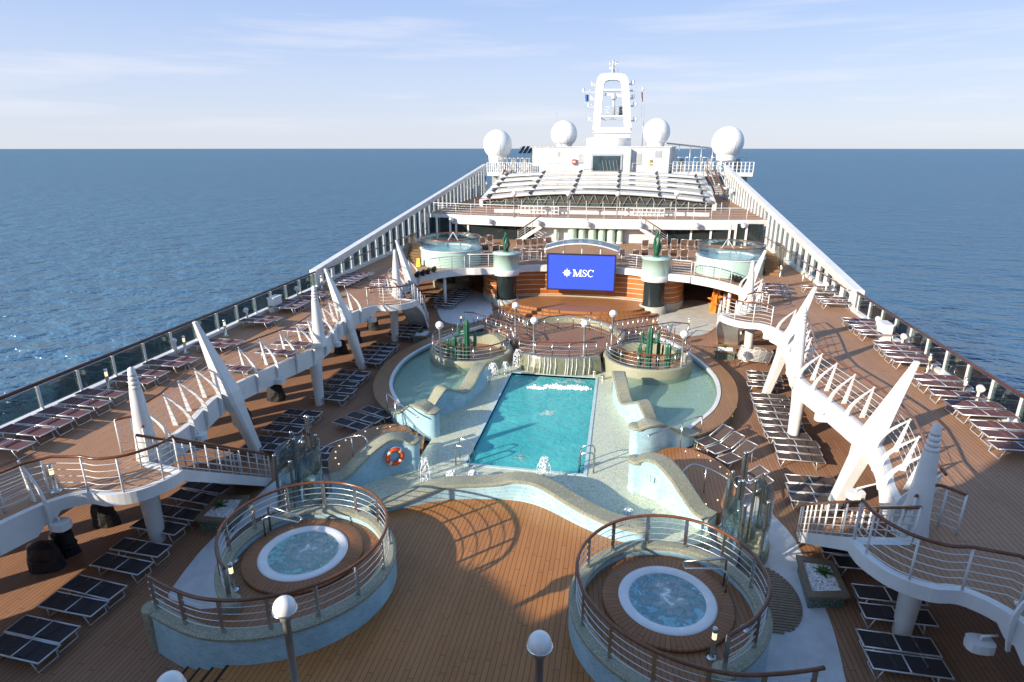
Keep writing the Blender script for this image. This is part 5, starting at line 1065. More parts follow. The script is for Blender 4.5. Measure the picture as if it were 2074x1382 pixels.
for s, xx in ((-1, -6.5), (1, 6.2)):
    t = thing('balcony_stairs', 'white open stair with wooden handrail on the %s of the green columns' % side(s), 'stairs', (xx, 55.6, ZU), 'balcony stairs')
    lo, hi = Vector((xx, 56.45, ZU)), Vector((xx-s*2.2, 56.45, ZB-.8))
    if s > 0: lo, hi = Vector((xx+1.0, 56.45, ZU)), Vector((xx-1.4, 56.45, ZB-.8))
    for o in (-.5, .5): mb = MB(); mb.bar(lo+Vector((0, o, 0)), hi+Vector((0, o, 0)), .06, .3); mb.build('stringer', WHITE, t)
    mb = MB()
    for k in range(10): p = lo.lerp(hi, (k+.5)/10); mb.box(p.x-.14, p.x+.14, p.y-.48, p.y+.48, p.z-.02, p.z+.02)
    mb.build('treads', TEAKP, t)
    rail_parts(t, [lo+Vector((0, -.5, .1)), hi+Vector((0, -.5, .1))], .95, .8, 4, MAHOG, WHITE, WHITE, .024)
# balcony rail, second rail and lattice screens
plainrail('balcony_railing', 'white wire railing along the whole front edge of the balcony deck', z3([Vector((p.x*.94, p.y+.2, 0)) for p in BAL], ZB), 1.05, 1.6, 4)
plainrail('roof_railing', 'wooden topped railing at the foot of the sliding roof', [(-12.5, 63.6, ZB), (0, 63.2, ZB), (12.8, 63.6, ZB)], 1.05, 1.7, 3, MAHOG)
for px0, px1, l in ((1055, 1131, 'left'), (1266, 1345, 'right')):
    a, b = bt(px0, 430, 59)[0], bt(px1, 430, 59)[0]
    t = thing('lattice_screen', 'white lattice screen %s of centre on the balcony deck' % l, 'screen', ((a+b)/2, 59, ZB), 'white lattice screens')
    mb = MB()
    for k in range(10): u = a+(b-a)*k/9; mb.box(u-.04, u+.04, 58.97, 59.03, ZB, ZB+.75)
    mb.build('bars', WHITE, t)
    mb = MB()
    for zz in (.08, .4, .75): mb.box(a-.05, b+.05, 58.96, 59.04, ZB+zz-.05, ZB+zz+.05)
    mb.build('rails', WHITE, t)
t = thing('white_parapet', 'low white parapet wall across the balcony deck', 'wall', (0, 60, ZB)); mb = MB(); mb.box(-9.6, 11.2, 59.9, 60.05, ZB, ZB+.3); mb.build('panel', WHITE, t)
mb = MB(); mb.box(-9.65, 11.25, 59.86, 60.1, ZB+.3, ZB+.35); mb.build('cap', WHITE, t)
# ------------------------------------------------------------------ sliding roof
t = thing('sliding_roof', 'huge stepped white sliding roof with five arched panels over the inner pool', 'roof', (0, 66, ZB))
fl, fz = bt(976, 403, 66); fr_, _ = bt(1446, 408, 66); _, fc = bt(1210, 389, 66)
bl_, bz = bt(1020, 348, 84); br_, _ = bt(1422, 352, 84); _, bc = bt(1220, 342, 84)
NS = 5
for k in range(NS):
    u0, u1 = k/NS, (k+1)/NS; lip = .34
    def pt(u, v, dz):                              # u along the ship, v across -1..1
        l = fl+(bl_-fl)*u; r = fr_+(br_-fr_)*u; e = fz+(bz-fz)*u; c = fc+(bc-fc)*u
        return (l+(r-l)*(v+1)/2, 66+18*u-.7*(1-v*v), e+(c-e)*(1-v*v)+dz)
    mb = MB(); V = [i/12-1 for i in range(25)]
    mb.loft([[pt(u0, v, 0), pt(u1, v, -lip*.9), pt(u1, v, -lip*.9-.1), pt(u0, v, -.14)] for v in V]); mb.build('roof_panel', plain('roof_panel_white', (.52, .53, .50), .45, var=.14, vs=1.2) if k == 0 else bpy.data.materials['roof_panel_white'], t)
    mb = MB(); mb.tube([pt(u0, v, -.05) for v in V], .15, 8); mb.build('rolled_edge', WHITE, t)
    for v in (-.93, -.55, -.18, .2, .55, .92):
        p = Vector(pt(u0, v, .15)); mb = MB(); mb.bar(p+Vector((-.1, -.35, -.05)), p+Vector((.12, .7, .12)), .22, .2); mb.build('bracket', DARKG, t)
    for v in (-.36, .02, .38, .74):
        mb = MB(); mb.bar(Vector(pt(u0, v, .02)), Vector(pt(u1, v, -lip*.9+.02)), .035, .03); mb.build('panel_joint', ALU, t)
mb = MB(); mb.loft([[(fl+.3+(fr_-fl-.6)*i/20, 66.3-.7*(1-(i/10-1)**2), ZB+.2), (fl+.3+(fr_-fl-.6)*i/20, 66.4-.7*(1-(i/10-1)**2), ZB+.2), (fl+.3+(fr_-fl-.6)*i/20, 66.4-.7*(1-(i/10-1)**2), fz+(fc-fz)*(1-(i/10-1)**2)-.12), (fl+.3+(fr_-fl-.6)*i/20, 66.3-.7*(1-(i/10-1)**2), fz+(fc-fz)*(1-(i/10-1)**2)-.12)] for i in range(21)]); mb.build('front_glazing', plain('green_grey_glazing', (.07, .09, .08), .08, var=.4, vs=.8), t)
mb = MB()
for i in range(20):
    xa = fl+.3+(fr_-fl-.6)*i/20; xb = fl+.3+(fr_-fl-.6)*(i+1)/20; va, vb = i/10-1, (i+1)/10-1
    ta, tb = fz+(fc-fz)*(1-va*va)-.2, fz+(fc-fz)*(1-vb*vb)-.2; ya, yb = 66.2-.7*(1-va*va), 66.2-.7*(1-vb*vb); m_ = (xa+xb)/2
    mb.tube([(xa, ya, ta), (m_, (ya+yb)/2, ZB+.3)], .05, 4); mb.tube([(m_, (ya+yb)/2, ZB+.3), (xb, yb, tb)], .05, 4)
mb.build('zigzag_truss', plain('truss_grey', (.20, .22, .22), .5), t)
mb = MB(); mb.loft([[(fl-.3, 66.0, ZB), (fl+.1, 66.0, ZB), (fl+.1, 66.0, fz-.1), (fl-.3, 66.0, fz-.1)], [(bl_-.3, 84, ZB), (bl_+.1, 84, ZB), (bl_+.1, 84, bz-.4), (bl_-.3, 84, bz-.4)]])
mb.loft([[(fr_-.1, 66.0, ZB), (fr_+.3, 66.0, ZB), (fr_+.3, 66.0, fz-.1), (fr_-.1, 66.0, fz-.1)], [(br_-.1, 84, ZB), (br_+.3, 84, ZB), (br_+.3, 84, bz-.4), (br_-.1, 84, bz-.4)]]); sw = mb.build('side_wall', WHITE, t)
# ------------------------------------------------------------------ superstructure, mast, radomes
Y = 88.0
t = thing('bridge_house', 'white deckhouse with a large dark window in its bright central tower', 'deckhouse', (bt(1215, 340, Y)[0], Y, 7))
def bxp(mb, pa, pb, y0, y1): (xa, za), (xb, zb) = bt(*pa, y0), bt(*pb, y0); mb.box(xa, xb, y0, y1, min(za, zb), max(za, zb)); return xa, xb, min(za, zb), max(za, zb)
mb = MB(); xa, za = bt(1078, 365, Y); xb, zb = bt(1357, 299, Y); mb.prism([(xa, Y), (xb, Y), (xb+1.2, Y+6), (xa-.5, Y+6)], ZB, zb); mb.build('house_wall', WHITE, t)
mb = MB(); mb.prism([(xa-.2, Y-.15), (xb+.2, Y-.15), (xb+1.4, Y+6.2), (xa-.7, Y+6.2)], zb, zb+.12); mb.build('roof_edge', WHITE2, t)
mb = MB(); x2, z2_ = bt(1182, 365, Y-1); x3, z3_ = bt(1279, 279, Y-1); mb.prism([tuple(p.xy) for p in cr([(x2, Y+4, 0), (x2, Y-.2, 0), (x2+.5, Y-.9, 0), (x3-.5, Y-.9, 0), (x3, Y-.2, 0), (x3, Y+4, 0)], 4)], ZB, z3_-1.4); tw = mb.build('tower', WHITE, t)
mb = MB(); mb.lathe([((x3-x2)/2-.05, z3_-1.5), ((x3-x2)/2, z3_-1.3), ((x3-x2)/2, z3_), (.1, z3_+.02)], ((x2+x3)/2, Y+2.6, 0), 40); mb.build('tower_drum', WHITE, t)
wa, wz0 = bt(1200, 346, Y-1.0); wb_, wz1 = bt(1257, 316, Y-1.0)
mb = MB(); mb.box(wa-.25, wb_+.25, Y-1.06, Y-.86, wz0-.2, wz1+.25); win = mb.build('window_frame', ALU, t)
mb = MB(); mb.box(wa, wb_, Y-1.09, Y-1.02, wz0, wz1); mb.build('pane', plain('tower_window_glass', (.05, .08, .10), .05, var=.5, vs=.9), win)
mb = MB()
for k in range(5): u = wa+(wb_-wa)*(.42+.13*k); mb.bar((u, Y-1.1, wz0), (u-.3, Y-1.1, wz0+(wz1-wz0)*.7), .12, .02)
mb.build('blinds', WHITE2, win)
for p0, p1, nm, m in (((1171, 312), (1182, 332), 'vent_grille', ALU), ((1326, 305), (1341, 319), 'vent_grille', ALU), ((1286, 311), (1300, 334), 'door', plain('grey_door', (.38, .40, .41), .5)), ((1128, 308), (1134, 317), 'porthole', ALU)):
    mb = MB(); bxp(mb, (p0[0], p1[1]), (p1[0], p0[1]), Y-.06, Y-.005); mb.build(nm, m, t)
k = thing('fire_cabinet', 'red fire hose cabinet on the white deckhouse wall', 'fire cabinet', (bt(1163, 328, Y-.2)[0], Y, 9)); mb = MB(); xa, xb, za, zb = bxp(mb, (1159, 333), (1167, 323), Y-.35, Y-.08); mb.build('box', RED, k); mb = MB(); mb.box(xa+.12, xb-.12, Y-.38, Y-.352, za+.2, zb-.2); mb.build('label_plate', WHITE, k)
k = thing('hazard_sign', 'black and yellow striped hazard board on the deckhouse', 'sign', (bt(1318, 330, Y)[0], Y, 9)); mb = MB(); xa, xb, za, zb = bxp(mb, (1315, 335), (1321, 325), Y-.12, Y-.07); mb.build('board', YEL, k)
mb = MB()
for q in range(3): zz = za+.12+(zb-za)*q/3; mb.bar((xa, Y-.125, zz), (xb, Y-.125, zz+.18), .01, .1)
mb.build('black_stripes', BLACK, k)
YM = 94.0
t = thing('ship_mast', 'tall white arch shaped radar mast rising over the deckhouse', 'mast', (bt(1241, 260, YM)[0], YM, 12))
def mp(px, py, dy=0): x, z = bt(px, py, YM); return Vector((x, YM+dy, z))
outer = [(1200.5, 264), (1204, 220), (1207.5, 175), (1210, 160), (1216, 152), (1226, 149.5), (1241, 149), (1256, 149.5), (1266, 152), (1272, 160), (1274, 175), (1276.5, 220), (1279, 264)]
inner = [(1215.5, 264), (1219, 220), (1222, 185), (1223.5, 172), (1226, 166), (1232, 163), (1241, 162.5), (1250, 163), (1256, 166), (1258, 172), (1259, 185), (1261.5, 220), (1264.5, 264)]
mb = MB(); mb.loft([[mp(*a, -.7), mp(*a, .9), mp(*b, .9), mp(*b, -.7)] for a, b in zip(outer, inner)]); mb.build('arch', WHITE, t)
mb = MB(); xa, xb, za, zb = bxp(mb, (1203, 284), (1277, 258), YM-1.6, YM+1.4); mb.build('pedestal', WHITE, t)
mb = MB(); mb.box(xa-.2, xb+.2, YM-1.8, YM+1.6, za+.55*(zb-za), za+.60*(zb-za)); mb.build('pedestal_ledge', WHITE2, t)
mb = MB()
for py in (183, 236): a, b = mp(1217, py, 0), mp(1262, py, 0); mb.bar(a, b, 1.3, .22)
mb.build('cross_platforms', WHITE, t)
mb = MB(); mb.tube([mp(1218, 240), mp(1228, 250-5), mp(1241, 241), mp(1254, 245), mp(1264, 240+3)], .07, 5); mb.build('stay', ALU, t)
mb = MB(); mb.tube([mp(1243, 234), mp(1243, 196)], .22, 8); mb.lathe([(.4, 0), (.45, .5), (.2, .8)], tuple(mp(1243, 201)), 12); rp_ = mb.build('radar_pedestal', ALU, t)
mb = MB(); mb.bar(mp(1225, 191.5), mp(1260, 194), .35, .35); mb.build('radar_scanner', WHITE2, rp_)
mb = MB()
for k in range(5): a = mp(1219+k*10.5, 234, -.7); mb.tube([a, a+Vector((0, 0, 1.1))], .03, 4)
for h in (.4, .75, 1.1): mb.tube([mp(1219, 234, -.7)+Vector((0, 0, h)), mp(1261, 234, -.7)+Vector((0, 0, h))], .025, 4)
mb.build('platform_rail', ALU, t)
mb = MB(); mb.tube([mp(1257, 233), mp(1257, 222)], [.3, .2], 8); mb.ball(tuple(mp(1257, 219)), .25, 8, 6); mb.build('dark_horn', DARKG, t)
mb = MB(); mb.tube([mp(1241, 150), mp(1242, 128)], [.32, .16], 8); mb.bar(mp(1235, 131), mp(1249, 131), .18, .18); mb.bar(mp(1236, 140), mp(1247, 140), .2, .2)
for px, py in ((1236, 128), (1248, 128), (1237, 137), (1242, 125)): mb.lathe([(.16, -.25), (.18, .15), (.02, .2)], tuple(mp(px, py)), 8)
mb.tube([mp(1251.5, 150), mp(1251.5, 115)], .03, 4); mb.build('top_pole', ALU, t)
for a, b, py in ((1182, 1206, 187.5), (1275, 1302, 184), (1199, 1208, 173.5), (1274, 1283, 171), (1197, 1204, 202), (1276, 1283, 200), (1192, 1203, 217), (1277, 1288, 215), (1193, 1201, 245), (1278, 1288, 245)):
    mb = MB(); mb.bar(mp(a, py), mp(b, py), .22, .22); e = mp(a if a < 1240 else b, py); mb.lathe([(.14, 0), (.16, .5), (.05, .6)], tuple(e), 8); mb.tube([e.lerp(mp(b if a < 1240 else a, py), .5), e.lerp(mp(b if a < 1240 else a, py), .5)+Vector((0, 0, .5))], .06, 5); mb.build('yardarm', ALU, t)
for px, pys, m, l, nm in ((1189, (192, 206), plain('blue_flag_cloth', (.03, .10, .28), .7), 'small blue flag hanging from the left yardarm of the mast', 0), (1300.5, (187, 206), plain('red_flag_cloth', (.35, .05, .05), .7), 'small red flag hanging from the right yardarm of the mast', 1)):
    k = thing('signal_flag', l, 'flag', tuple(mp(px, pys[0])), 'signal flags'); w = 3.4 if nm == 0 else 1.4
    mb = MB(); mb.loft([[mp(px-w+2*w*i/8, pys[0]+.3*sin(i*1.3), .12*sin(i*1.2)), mp(px-w+2*w*i/8, pys[1]+.6*sin(i), .12*sin(i*1.2+.4)), mp(px-w+2*w*i/8, pys[1]+.6*sin(i), .12*sin(i*1.2+.4)+.03), mp(px-w+2*w*i/8, pys[0]+.3*sin(i*1.3), .12*sin(i*1.2)+.03)] for i in range(9)]); mb.build('cloth', m, k)
    mb = MB(); mb.tube([mp(px-w, pys[0]-6), mp(px-w, pys[1]+30)], .02, 4); mb.build('halyard', ALU, k)
for px, py, rp, yb, base, l in ((1008, 293, 28.5, 91, 330, 'white radome on the far left wing of the ship'), (1142.5, 272, 26.5, 97, 301, 'white radome left of the mast, with a seam round it'), (1330, 268, 27.5, 91, 299, 'white radome just right of the mast'), (1474, 289, 33, 88, 325, 'largest white radome, on the far right wing')):
    x, z = bt(px, py, yb); xr, _ = bt(px+rp, py, yb); r = xr-x; _, zb = bt(px, base, yb)
    t = thing('radome', l, 'radome', (x, yb, zb), 'white satellite radomes')
    mb = MB(); mb.ball((x, yb, z), r, 32, 20)
    mb.build('dome', plain('radome_white', (.74, .75, .73), .45, var=.05), t)
    mb = MB(); mb.lathe([(r*.62, zb), (r*.62, zb+.15), (r*.66, z-r*.72)], (x, yb, 0), 28); mb.build('collar', WHITE2, t)
    mb = MB(); mb.tube([(x+r*1.004*sin(a)*.35, yb-r*1.004*sqrt(max(0, 1-(sin(a)*.35)**2-(cos(a))**2)), z+r*1.004*cos(a)) for a in [pi*k/16 for k in range(1, 14)]], .02, 4); mb.build('seam', ALU, t)
    _, zl = bt(px, 350, yb); mb = MB()
    for q in range(4):
        a = pi/4+q*pi/2; b = a+pi/2; mb.tube([(x+r*.55*cos(a), yb+r*.55*sin(a), zb), (x+r*.55*cos(a), yb+r*.55*sin(a), zl)], .09, 5); mb.tube([(x+r*.55*cos(a), yb+r*.55*sin(a), zb), (x+r*.55*cos(b), yb+r*.55*sin(b), zl)], .06, 5)
    mb.build('lattice_support', WHITE, t)
for l, pa, pb, yb in (('left', 955, 1075, 87), ('right', 1362, 1525, 87)):
    xa, z = bt(pa, 349, yb); xb, _ = bt(pb, 349, yb); xa = max(xa, -16.3) if l == 'left' else xa
    t = thing('wing_deck', 'white open wing deck with crowded railing posts at the far %s' % l, 'deck', ((xa+xb)/2, yb, z), 'open wing decks')
    mb = MB(); mb.box(xa, xb, yb, yb+7, z-.5, z); mb.build('deck_slab', WHITE, t)
    n = 20; mb = MB()
    for k in range(n+1):
        u = xa+(xb-xa)*k/n; mb.box(u-.06, u+.06, yb+.02, yb+.1, z, z+1.35)
    mb.build('railing_posts', WHITE2, t); mb = MB()
    for h in (.45, .9, 1.37): mb.box(xa, xb, yb+.01, yb+.09, z+h-.04, z+h)
    mb.build('rails', WHITE2, t)
    mb = MB(); mb.box(xa+.2, xb-.2, yb+2.4, yb+6.8, ZB, z-.5); mb.build('wall_below', plain('grey_wall', (.35, .37, .38), .5) if l == 'left' else bpy.data.materials['grey_wall'], t)
    for q in range(3):
        ux = xa+1.5+q*((xb-xa-3)/2); mb = MB(); mb.box(ux-.5, ux+.5, yb+3, yb+5, z, z+1.0+.3*(q % 2)); mb.box(ux-.3, ux+.3, yb+3.4, yb+4.4, z+1.0, z+1.7); mb.build('machinery', plain('grey_machinery', (.22, .24, .25), .5) if (q == 0 and l == 'left') else bpy.data.materials['grey_machinery'], t)
    for k in range(9):
        ux = xa+.6+(xb-xa-1.2)*k/8; mb = MB(); mb.tube([(ux, yb+2.2, z), (ux, yb+2.2, z+1.9)], .05, 5); mb.tube([(ux, yb+2.2, z+1.9), (ux+(.9 if k < 8 else 0), yb+2.2, z+1.9)], .05, 5); mb.build('pipe_frame', ALU, t)
k = thing('awning', 'dark blue grey awning over the far right wing deck', 'awning', (bt(1400, 296, 92)[0], 92, 11)); a, b = bt(1352, 293, 92), bt(1441, 298, 92)
mb = MB(); mb.loft([[(a[0], 90, a[1]), (a[0], 95, a[1]+.2), (a[0], 95, a[1]+.3), (a[0], 90, a[1]+.1)], [(b[0], 90, b[1]-.3), (b[0], 95, b[1]-.1), (b[0], 95, b[1]), (b[0], 90, b[1]-.2)]]); mb.build('cloth', plain('awning_cloth', (.12, .14, .17), .6), k)
mb = MB()
for u in range(5): x = a[0]+(b[0]-a[0])*u/4; mb.tube([(x, 90.2, 8), (x, 90.2, a[1]-.3*u/4)], .07, 5)
mb.build('awning_posts', ALU, k)
k = thing('solar_rack', 'tilted dark panel rack between the left radomes', 'panel rack', (bt(1085, 297, 94)[0], 94, 11)); a, b = bt(1053, 298, 94), bt(1125, 296, 94)
mb = MB()
for u in range(8): x = a[0]+(b[0]-a[0])*u/8; mb.bar((x, 94, a[1]-.9), (x+.5, 95, a[1]+.1), .55, .06)
mb.build('slats', DARKG, k); mb = MB()
for u in range(4): x = a[0]+(b[0]-a[0])*u/3; mb.tube([(x, 94.5, 7.5), (x, 94.5, a[1])], .06, 5)
mb.build('rack_posts', WHITE, k)
for l, lo, hi, y0, y1 in (('left', (1014, 388), (1029, 345), 78, 87), ('right', (1457, 392), (1438, 343), 78, 87)):
    xa, za = bt(*lo, y0); xb, zb = bt(*hi, y1); t = thing('ladder_stairs', 'steep stairs with brown stringers up to the far %s wing deck' % l, 'stairs', (xa, y0, za), 'wing deck stairs')
    for o in (-.55, .55): mb = MB(); mb.bar((xa+o, y0, za), (xb+o, y1, zb), .1, .3); mb.build('stringer', plain('brown_stringer', (.16, .08, .05), .5) if 'brown_stringer' not in bpy.data.materials else bpy.data.materials['brown_stringer'], t)
    mb = MB()
    for q in range(14): p = Vector((xa, y0, za)).lerp(Vector((xb, y1, zb)), (q+.5)/14); mb.box(p.x-.5, p.x+.5, p.y-.15, p.y+.15, p.z-.03, p.z+.03)
    mb.build('treads', TEAKP, t)
    for o in (-.6, .6): mb = MB(); mb.tube([(xa+o, y0, za+1), (xb+o, y1, zb+1)], .05, 5); mb.build('handrail', ALU, t)
for px, top, l in ((1126, 225, 'thin whip antenna behind the left inner radome'), (1344, 270, 'short whip antenna in front of the right inner radome'), (1300, 215, 'thin whip antenna between mast and right inner radome')):
    x, z = bt(px, 300, 95); _, zt = bt(px, top, 95); t = thing('whip_antenna', l, 'antenna', (x, 95, z-1), 'whip antennas'); mb = MB(); mb.tube([(x, 95, z-1), (x, 95, zt)], [.06, .025], 5); mb.build('rod', ALU, t); mb = MB(); mb.tube([(x, 95, z-1.2), (x, 95, z)], .12, 6); mb.build('base', WHITE, t)
plainrail('roof_back_railing', 'long grey glass topped railing behind the sliding roof', [(bt(1040, 349, 85.5)[0], 85.5, bt(1040, 349, 85.5)[1]), (bt(1182, 347, 85.5)[0], 85.5, bt(1182, 347, 85.5)[1])], 1.1, 2, 2, ALU)
plainrail('roof_back_railing', 'long grey railing behind the sliding roof, right of the tower', [(bt(1280, 348, 85.5)[0], 85.5, bt(1280, 348, 85.5)[1]), (bt(1430, 350, 85.5)[0], 85.5, bt(1430, 350, 85.5)[1])], 1.1, 2, 2, ALU)
# ------------------------------------------------------------------ small deck items
for i, (px, py, r) in enumerate(((45, 1118, .5), (88, 1092, .42), (186, 1036, .42), (432, 838, .45), (525, 792, .45), (655, 700, .4), (690, 680, .4), (728, 655, .4))):
    x, y = at(px, py, .4); x = max(x, -12.6); t = thing('covered_stack', '%s black sheeted stack from the camera under the left walkway' % ORD[i], 'covered furniture', (x, y, 0), 'black covered stacks under the left walkway')
    r *= .8; rnd = random.Random(i); mb = MB(); n = 14
    prof = [(1.05, 0), (1.0, .25), (.92, .6), (.8, .95), (.35, 1.05), (.02, 1.06)]
    wob = [[1+rnd.uniform(-.14, .14) for _ in range(n)] for _ in prof]
    mb.loft([[(x+r*p[0]*w*cos(2*pi*k/n)*1.2, y+r*p[0]*w*sin(2*pi*k/n)*.8, p[1]*.75*(.9+.1*w)) for k, w in enumerate(ws)] for p, ws in zip(prof, wob)]); mb.build('black_sheet', BLACK, t)
    mb = MB(); mb.tube([(x+r*.98*cos(2*pi*k/16)*1.2, y+r*.98*sin(2*pi*k/16)*.8, .34) for k in range(16)], .02, 5, loop=True); mb.build('tie_cord', DARKG, t)
for s, pxs in ((-1, ((122, 1063), (403, 884), (565, 771), (681, 697), (754, 648))), (1, ((1984, 1305), (1733, 1002), (1665, 846), (1556, 682)))):
    for i, q in enumerate(pxs):
        best = None
        for zi in range(20):
            zq = 1.75+zi*.035; x, y = at(*q, zq); ed = min((abs(p.y-y), p.x) for p in E1+E2+E3)[1]; er = abs(abs(x)-(ed-.14))
            if best is None or er < best[0]: best = (er, x, y, zq, ed)
        _, x, y, zq, ed = best; t = thing('floodlight', '%s white floodlight from the camera under the %s walkway' % (ORD[i], side(s)), 'floodlight', (x, y, zq), 'white floodlights under the walkways')
        mb = MB(); mb.prism([tuple(p.xy) for p in cr([(x-.2, y-.15, 0), (x+.2, y-.15, 0), (x+.2, y+.15, 0), (x-.2, y+.15, 0)], 3, True)], zq-.1, zq+.1); mb.build('housing', WHITE, t)
        mb = MB(); mb.tube([(x, y, zq+.08), (x, y, zq+.2), (s*(ed+.1), y, max(zq+.2, 2.25))], .03, 5); mb.build('arm', WHITE, t)
for i, (px, py) in enumerate(((363, 690), (642, 585), (520, 628), (1788, 645), (1838, 680), (1999, 785), (1690, 575))):
    x, y = at(px, py, 3.6); s = -1 if x < 0 else 1; x = s*15.4
    t = thing('deck_floodlight', '%s white round deck lamp fixed inside the %s' % (ORD[i % 3 if i < 3 else i-3], 'left ship side rail' if s < 0 else 'right ship side rail'), 'deck lamp', (x, y, ZU), 'round deck lamps on the ship side')
    mb = MB(); mb.tube([(x, y, ZU), (x, y, 3.6)], .05, 6); mb.build('post', WHITE, t)
    mb = MB(); mb.tube([(x-s*.02, y-.02, 3.62), (x-s*.05, y-.16, 3.56)], [.11, .13], 14); mb.build('lamp_head', WHITE, t)
for l, (px, py) in (('left', (530, 628)), ('right', (1846, 690))):
    x, y = at(px, py, ZU); s = -1 if x < 0 else 1; x = s*15.3; t = thing('raft_cabinet', 'white equipment cabinet against the %s glass railing' % l, 'cabinet', (x, y, ZU), 'white equipment cabinets')
    mb = MB(); mb.box(x-.18, x+.18, y-.4, y+.4, ZU, ZU+.75); mb.build('body', WHITE2, t); mb = MB(); mb.box(x-.21, x+.21, y-.43, y+.43, ZU+.75, ZU+.8); mb.build('lid', WHITE, t)
for i, (px, py, zz, l) in enumerate(((572, 1322, .4, 'round steel deck drain beside the near left globe lamp'), (1012, 662, .9, 'round steel deck drain on the rear pool deck'))):
    x, y = at(px, py, zz); t = thing('deck_drain', l, 'drain', (x, y, zz), 'steel deck drains')
    mb = MB(); mb.lathe([(.11, zz+.003), (.11, zz+.012), (.001, zz+.014)], (x, y, 0), 16); mb.build('cover', ALU, t); mb = MB(); mb.lathe([(.11, zz+.001), (.14, zz+.004), (.14, zz+.009), (.112, zz+.011)], (x, y, 0), 16); mb.build('collar', CHROME, t)
# orange spiky sculptures under the right terrace
for i, (px, py, h) in enumerate(((1447, 632, 1.9), (1478, 622, 2.0), (1500, 612, 1.5))):
    x, y = at(px, py, 0); t = thing('spiky_sculpture', '%s orange spiky sculpture from the left under the right terrace corner' % ORD[i], 'sculpture', (x, y, 0), 'orange spiky sculptures')
    rnd = random.Random(i+4); mb = MB(); n = 12
    mb.loft([[(x+(.42*(1-.45*u)*(1 if k % 2 else .62)*rnd.uniform(.85, 1.15))*cos(2*pi*k/n+.2*u), y+(.42*(1-.45*u)*(1 if k % 2 else .62))*sin(2*pi*k/n+.2*u), h*u) for k in range(n)] for u in (0, .2, .4, .6, .8, 1)]); mb.build('core', ORANGE, t)
    for q in range(9):
        a = q*2.4; zz = h*(.12+.8*q/9); d = Vector((cos(a), sin(a), .25)); mb = MB(); mb.tube([Vector((x, y, zz))+d*.2, Vector((x, y, zz))+d*.62], [.17, .01], 6); mb.build('spike', ORANGE, t)
for i, (px, py) in enumerate(((846, 556), (857, 553), (867, 550), (879, 546))):
    x, y = at(px, py, 3.1); t = thing('stage_spotlight', '%s black spotlight from the left on the edge below the far left whirlpool' % ORD[i], 'spotlight', (x, y, 3.0), 'black stage spotlights left')
    mb = MB(); mb.tube([(x, y+.2, 3.2), (x, y-.2, 3.08)], [.13, .19], 12); mb.build('barrel', BLACK, t); mb = MB(); mb.tube([(x-.2, y, 3.15), (x-.2, y, 2.9), (x+.2, y, 2.9), (x+.2, y, 3.15)], .02, 5); mb.build('yoke', DARKG, t)
for i, (px, py) in enumerate(((1483, 562), (1491, 565), (1499, 567), (1507, 570))):
    x, y = at(px, py, 3.1); t = thing('stage_spotlight', '%s black spotlight from the left on the edge below the far right whirlpool' % ORD[i], 'spotlight', (x, y, 3.0), 'black stage spotlights right')
    mb = MB(); mb.tube([(x, y+.2, 3.2), (x, y-.2, 3.08)], [.13, .19], 12); mb.build('barrel', BLACK, t); mb = MB(); mb.tube([(x-.2, y, 3.15), (x-.2, y, 2.9), (x+.2, y, 2.9), (x+.2, y, 3.15)], .02, 5); mb.build('yoke', DARKG, t)
x, y = at(848, 540, ZU); t = thing('wet_floor_sign', 'yellow folding warning sign beside the far left glass whirlpool', 'floor sign', (x, y, ZU))
for e in (-1, 1): mb = MB(); mb.loft([[(x-.15, y+e*.16-.01, ZU), (x+.15, y+e*.16-.01, ZU), (x+.15, y+e*.16+.01, ZU), (x-.15, y+e*.16+.01, ZU)], [(x-.11, y+e*.012-.01, ZU+.62), (x+.11, y+e*.012-.01, ZU+.62), (x+.11, y+e*.012+.01, ZU+.62), (x-.11, y+e*.012+.01, ZU+.62)]]); mb.build('panel', YEL, t)
x, y = -11.0, 49.0; t = thing('dark_pond', 'round mosaic pond ring with a dark cactus under the left terrace', 'planter', (x, y, 0)); mb = MB(); mb.lathe([(1.7, 0), (1.75, .4), (1.7, .5), (1.3, .5), (1.25, .2), (.01, .2)], (x, y, 0), 32); mb.build('mosaic_ring', MOSC, t); mb = MB(); mb.tube([(x, y, .2), (x, y, 1.5), (x, y, 1.7)], [.2, .22, .05], 14, ribs=1); mb.build('cactus_trunk', CACT, t)
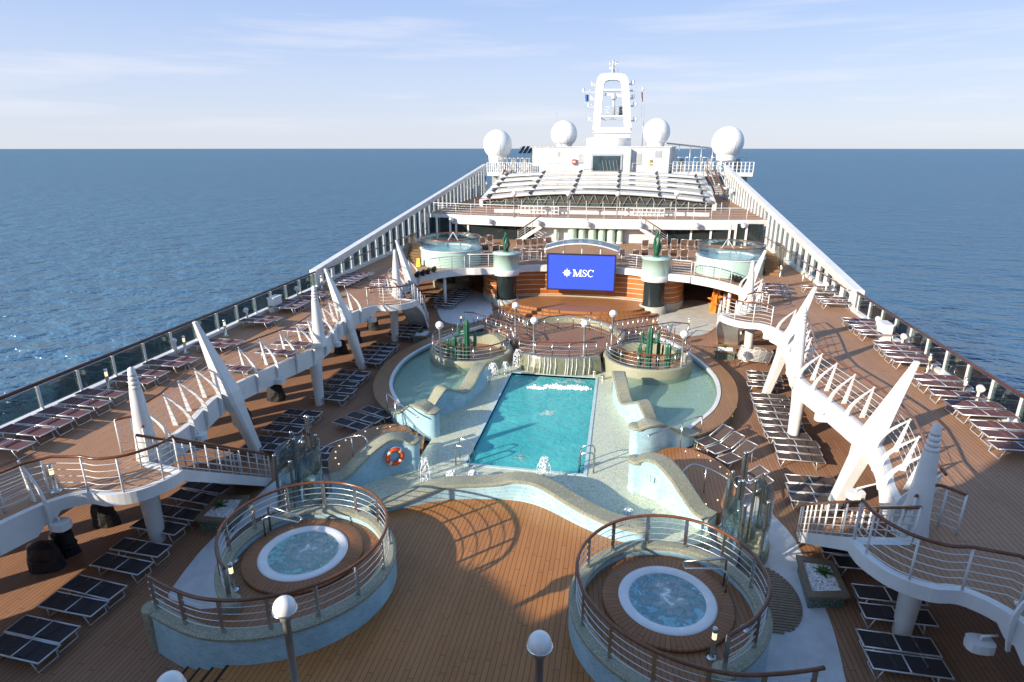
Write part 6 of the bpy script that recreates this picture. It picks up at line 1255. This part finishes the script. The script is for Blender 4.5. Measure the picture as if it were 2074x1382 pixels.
# round mark with a figure on the right wavy wall
t = thing('depth_mark', 'round ring mark with a figure 1 on the near right wavy wall', 'wall mark', (4.3, 18.05, .95)); cN = Vector((4.72, 18.02, .98)); nn = Vector((-.62, -.78, 0)); cN = cN+nn*.268; tg2 = Vector((-nn.y, nn.x, 0))
mb = MB(); mb.tube([cN+tg2*cos(a)*.2+Vector((0, 0, sin(a)*.2)) for a in [2*pi*k/24 for k in range(24)]], .014, 5, loop=True); mb.build('ring', plain('sand_tile', (.55, .47, .33), .4), t)
mb = MB(); mb.bar(cN+Vector((0, 0, -.09)), cN+Vector((0, 0, .09)), .035, .02); mb.build('figure', plain('dark_tile', (.08, .16, .2), .4), t)
# deck step lights on the platforms are small; unseen aft deckhouse, its stepped outline made up to shade the foreground
t = thing('aft_shade_house', 'unseen white aft deckhouse behind the viewpoint, shaped to shade the foreground', 'deckhouse', (0, -8, 0))
mb = MB(); 
for k, (xa, xb, zt) in enumerate(((-15.7, -14, 8.7), (-14, -11, 10.9), (-11, -8.6, 12.3), (-8.6, -7.4, 13.6), (-7.4, 9, 19))):
    mb.prism([(xa+.01, -3.6+.02*k), (xb, -3.6+.02*k), (xb, -26), (xa+.01, -26)], 0, zt)
mb.build('house_wall', WHITE, t)
for zz in (3.5, 6.3):
    mb = MB(); mb.box(-5.2, 8.6, -3.51, -3.4, zz, zz+1.4); mb.build('window_band', GDARK, t)
mb = MB(); mb.prism([(-1.5, -4), (4.5, -4), (4.5, -1.2), (-1.5, -1.2)], 9.6, 9.8); mb.build('lookout_balcony', WHITE, t)
for s in (-1, 1):  # unseen side walls, heights made up so they shade the near decks
    t = thing('aft_shade_wall', 'unseen white side wall towards the stern on the %s, height made up to cast shade' % side(s), 'wall', (s*16, 0, ZU), 'unseen aft walls shaped for shade')
    mb = MB(); mb.loft([[(s*15.75, y, ZU), (s*16.1, y, ZU), (s*16.1, y, z), (s*15.75, y, z)] for y, z in ((10.6, 4.05), (1.7, 7.3), (-2.3, 9.0), (-20, 14))]); mb.build('wall', WHITE, t)
    mb = MB(); mb.loft([[(s*15.7, y, z), (s*16.15, y, z), (s*16.15, y, z+.08), (s*15.7, y, z+.08)] for y, z in ((10.6, 4.05), (1.7, 7.3), (-2.3, 9.0), (-20, 14))]); mb.build('cap', WHITE2, t)
for o in list(bpy.data.objects):
    if '_o' in o: del o['_o']
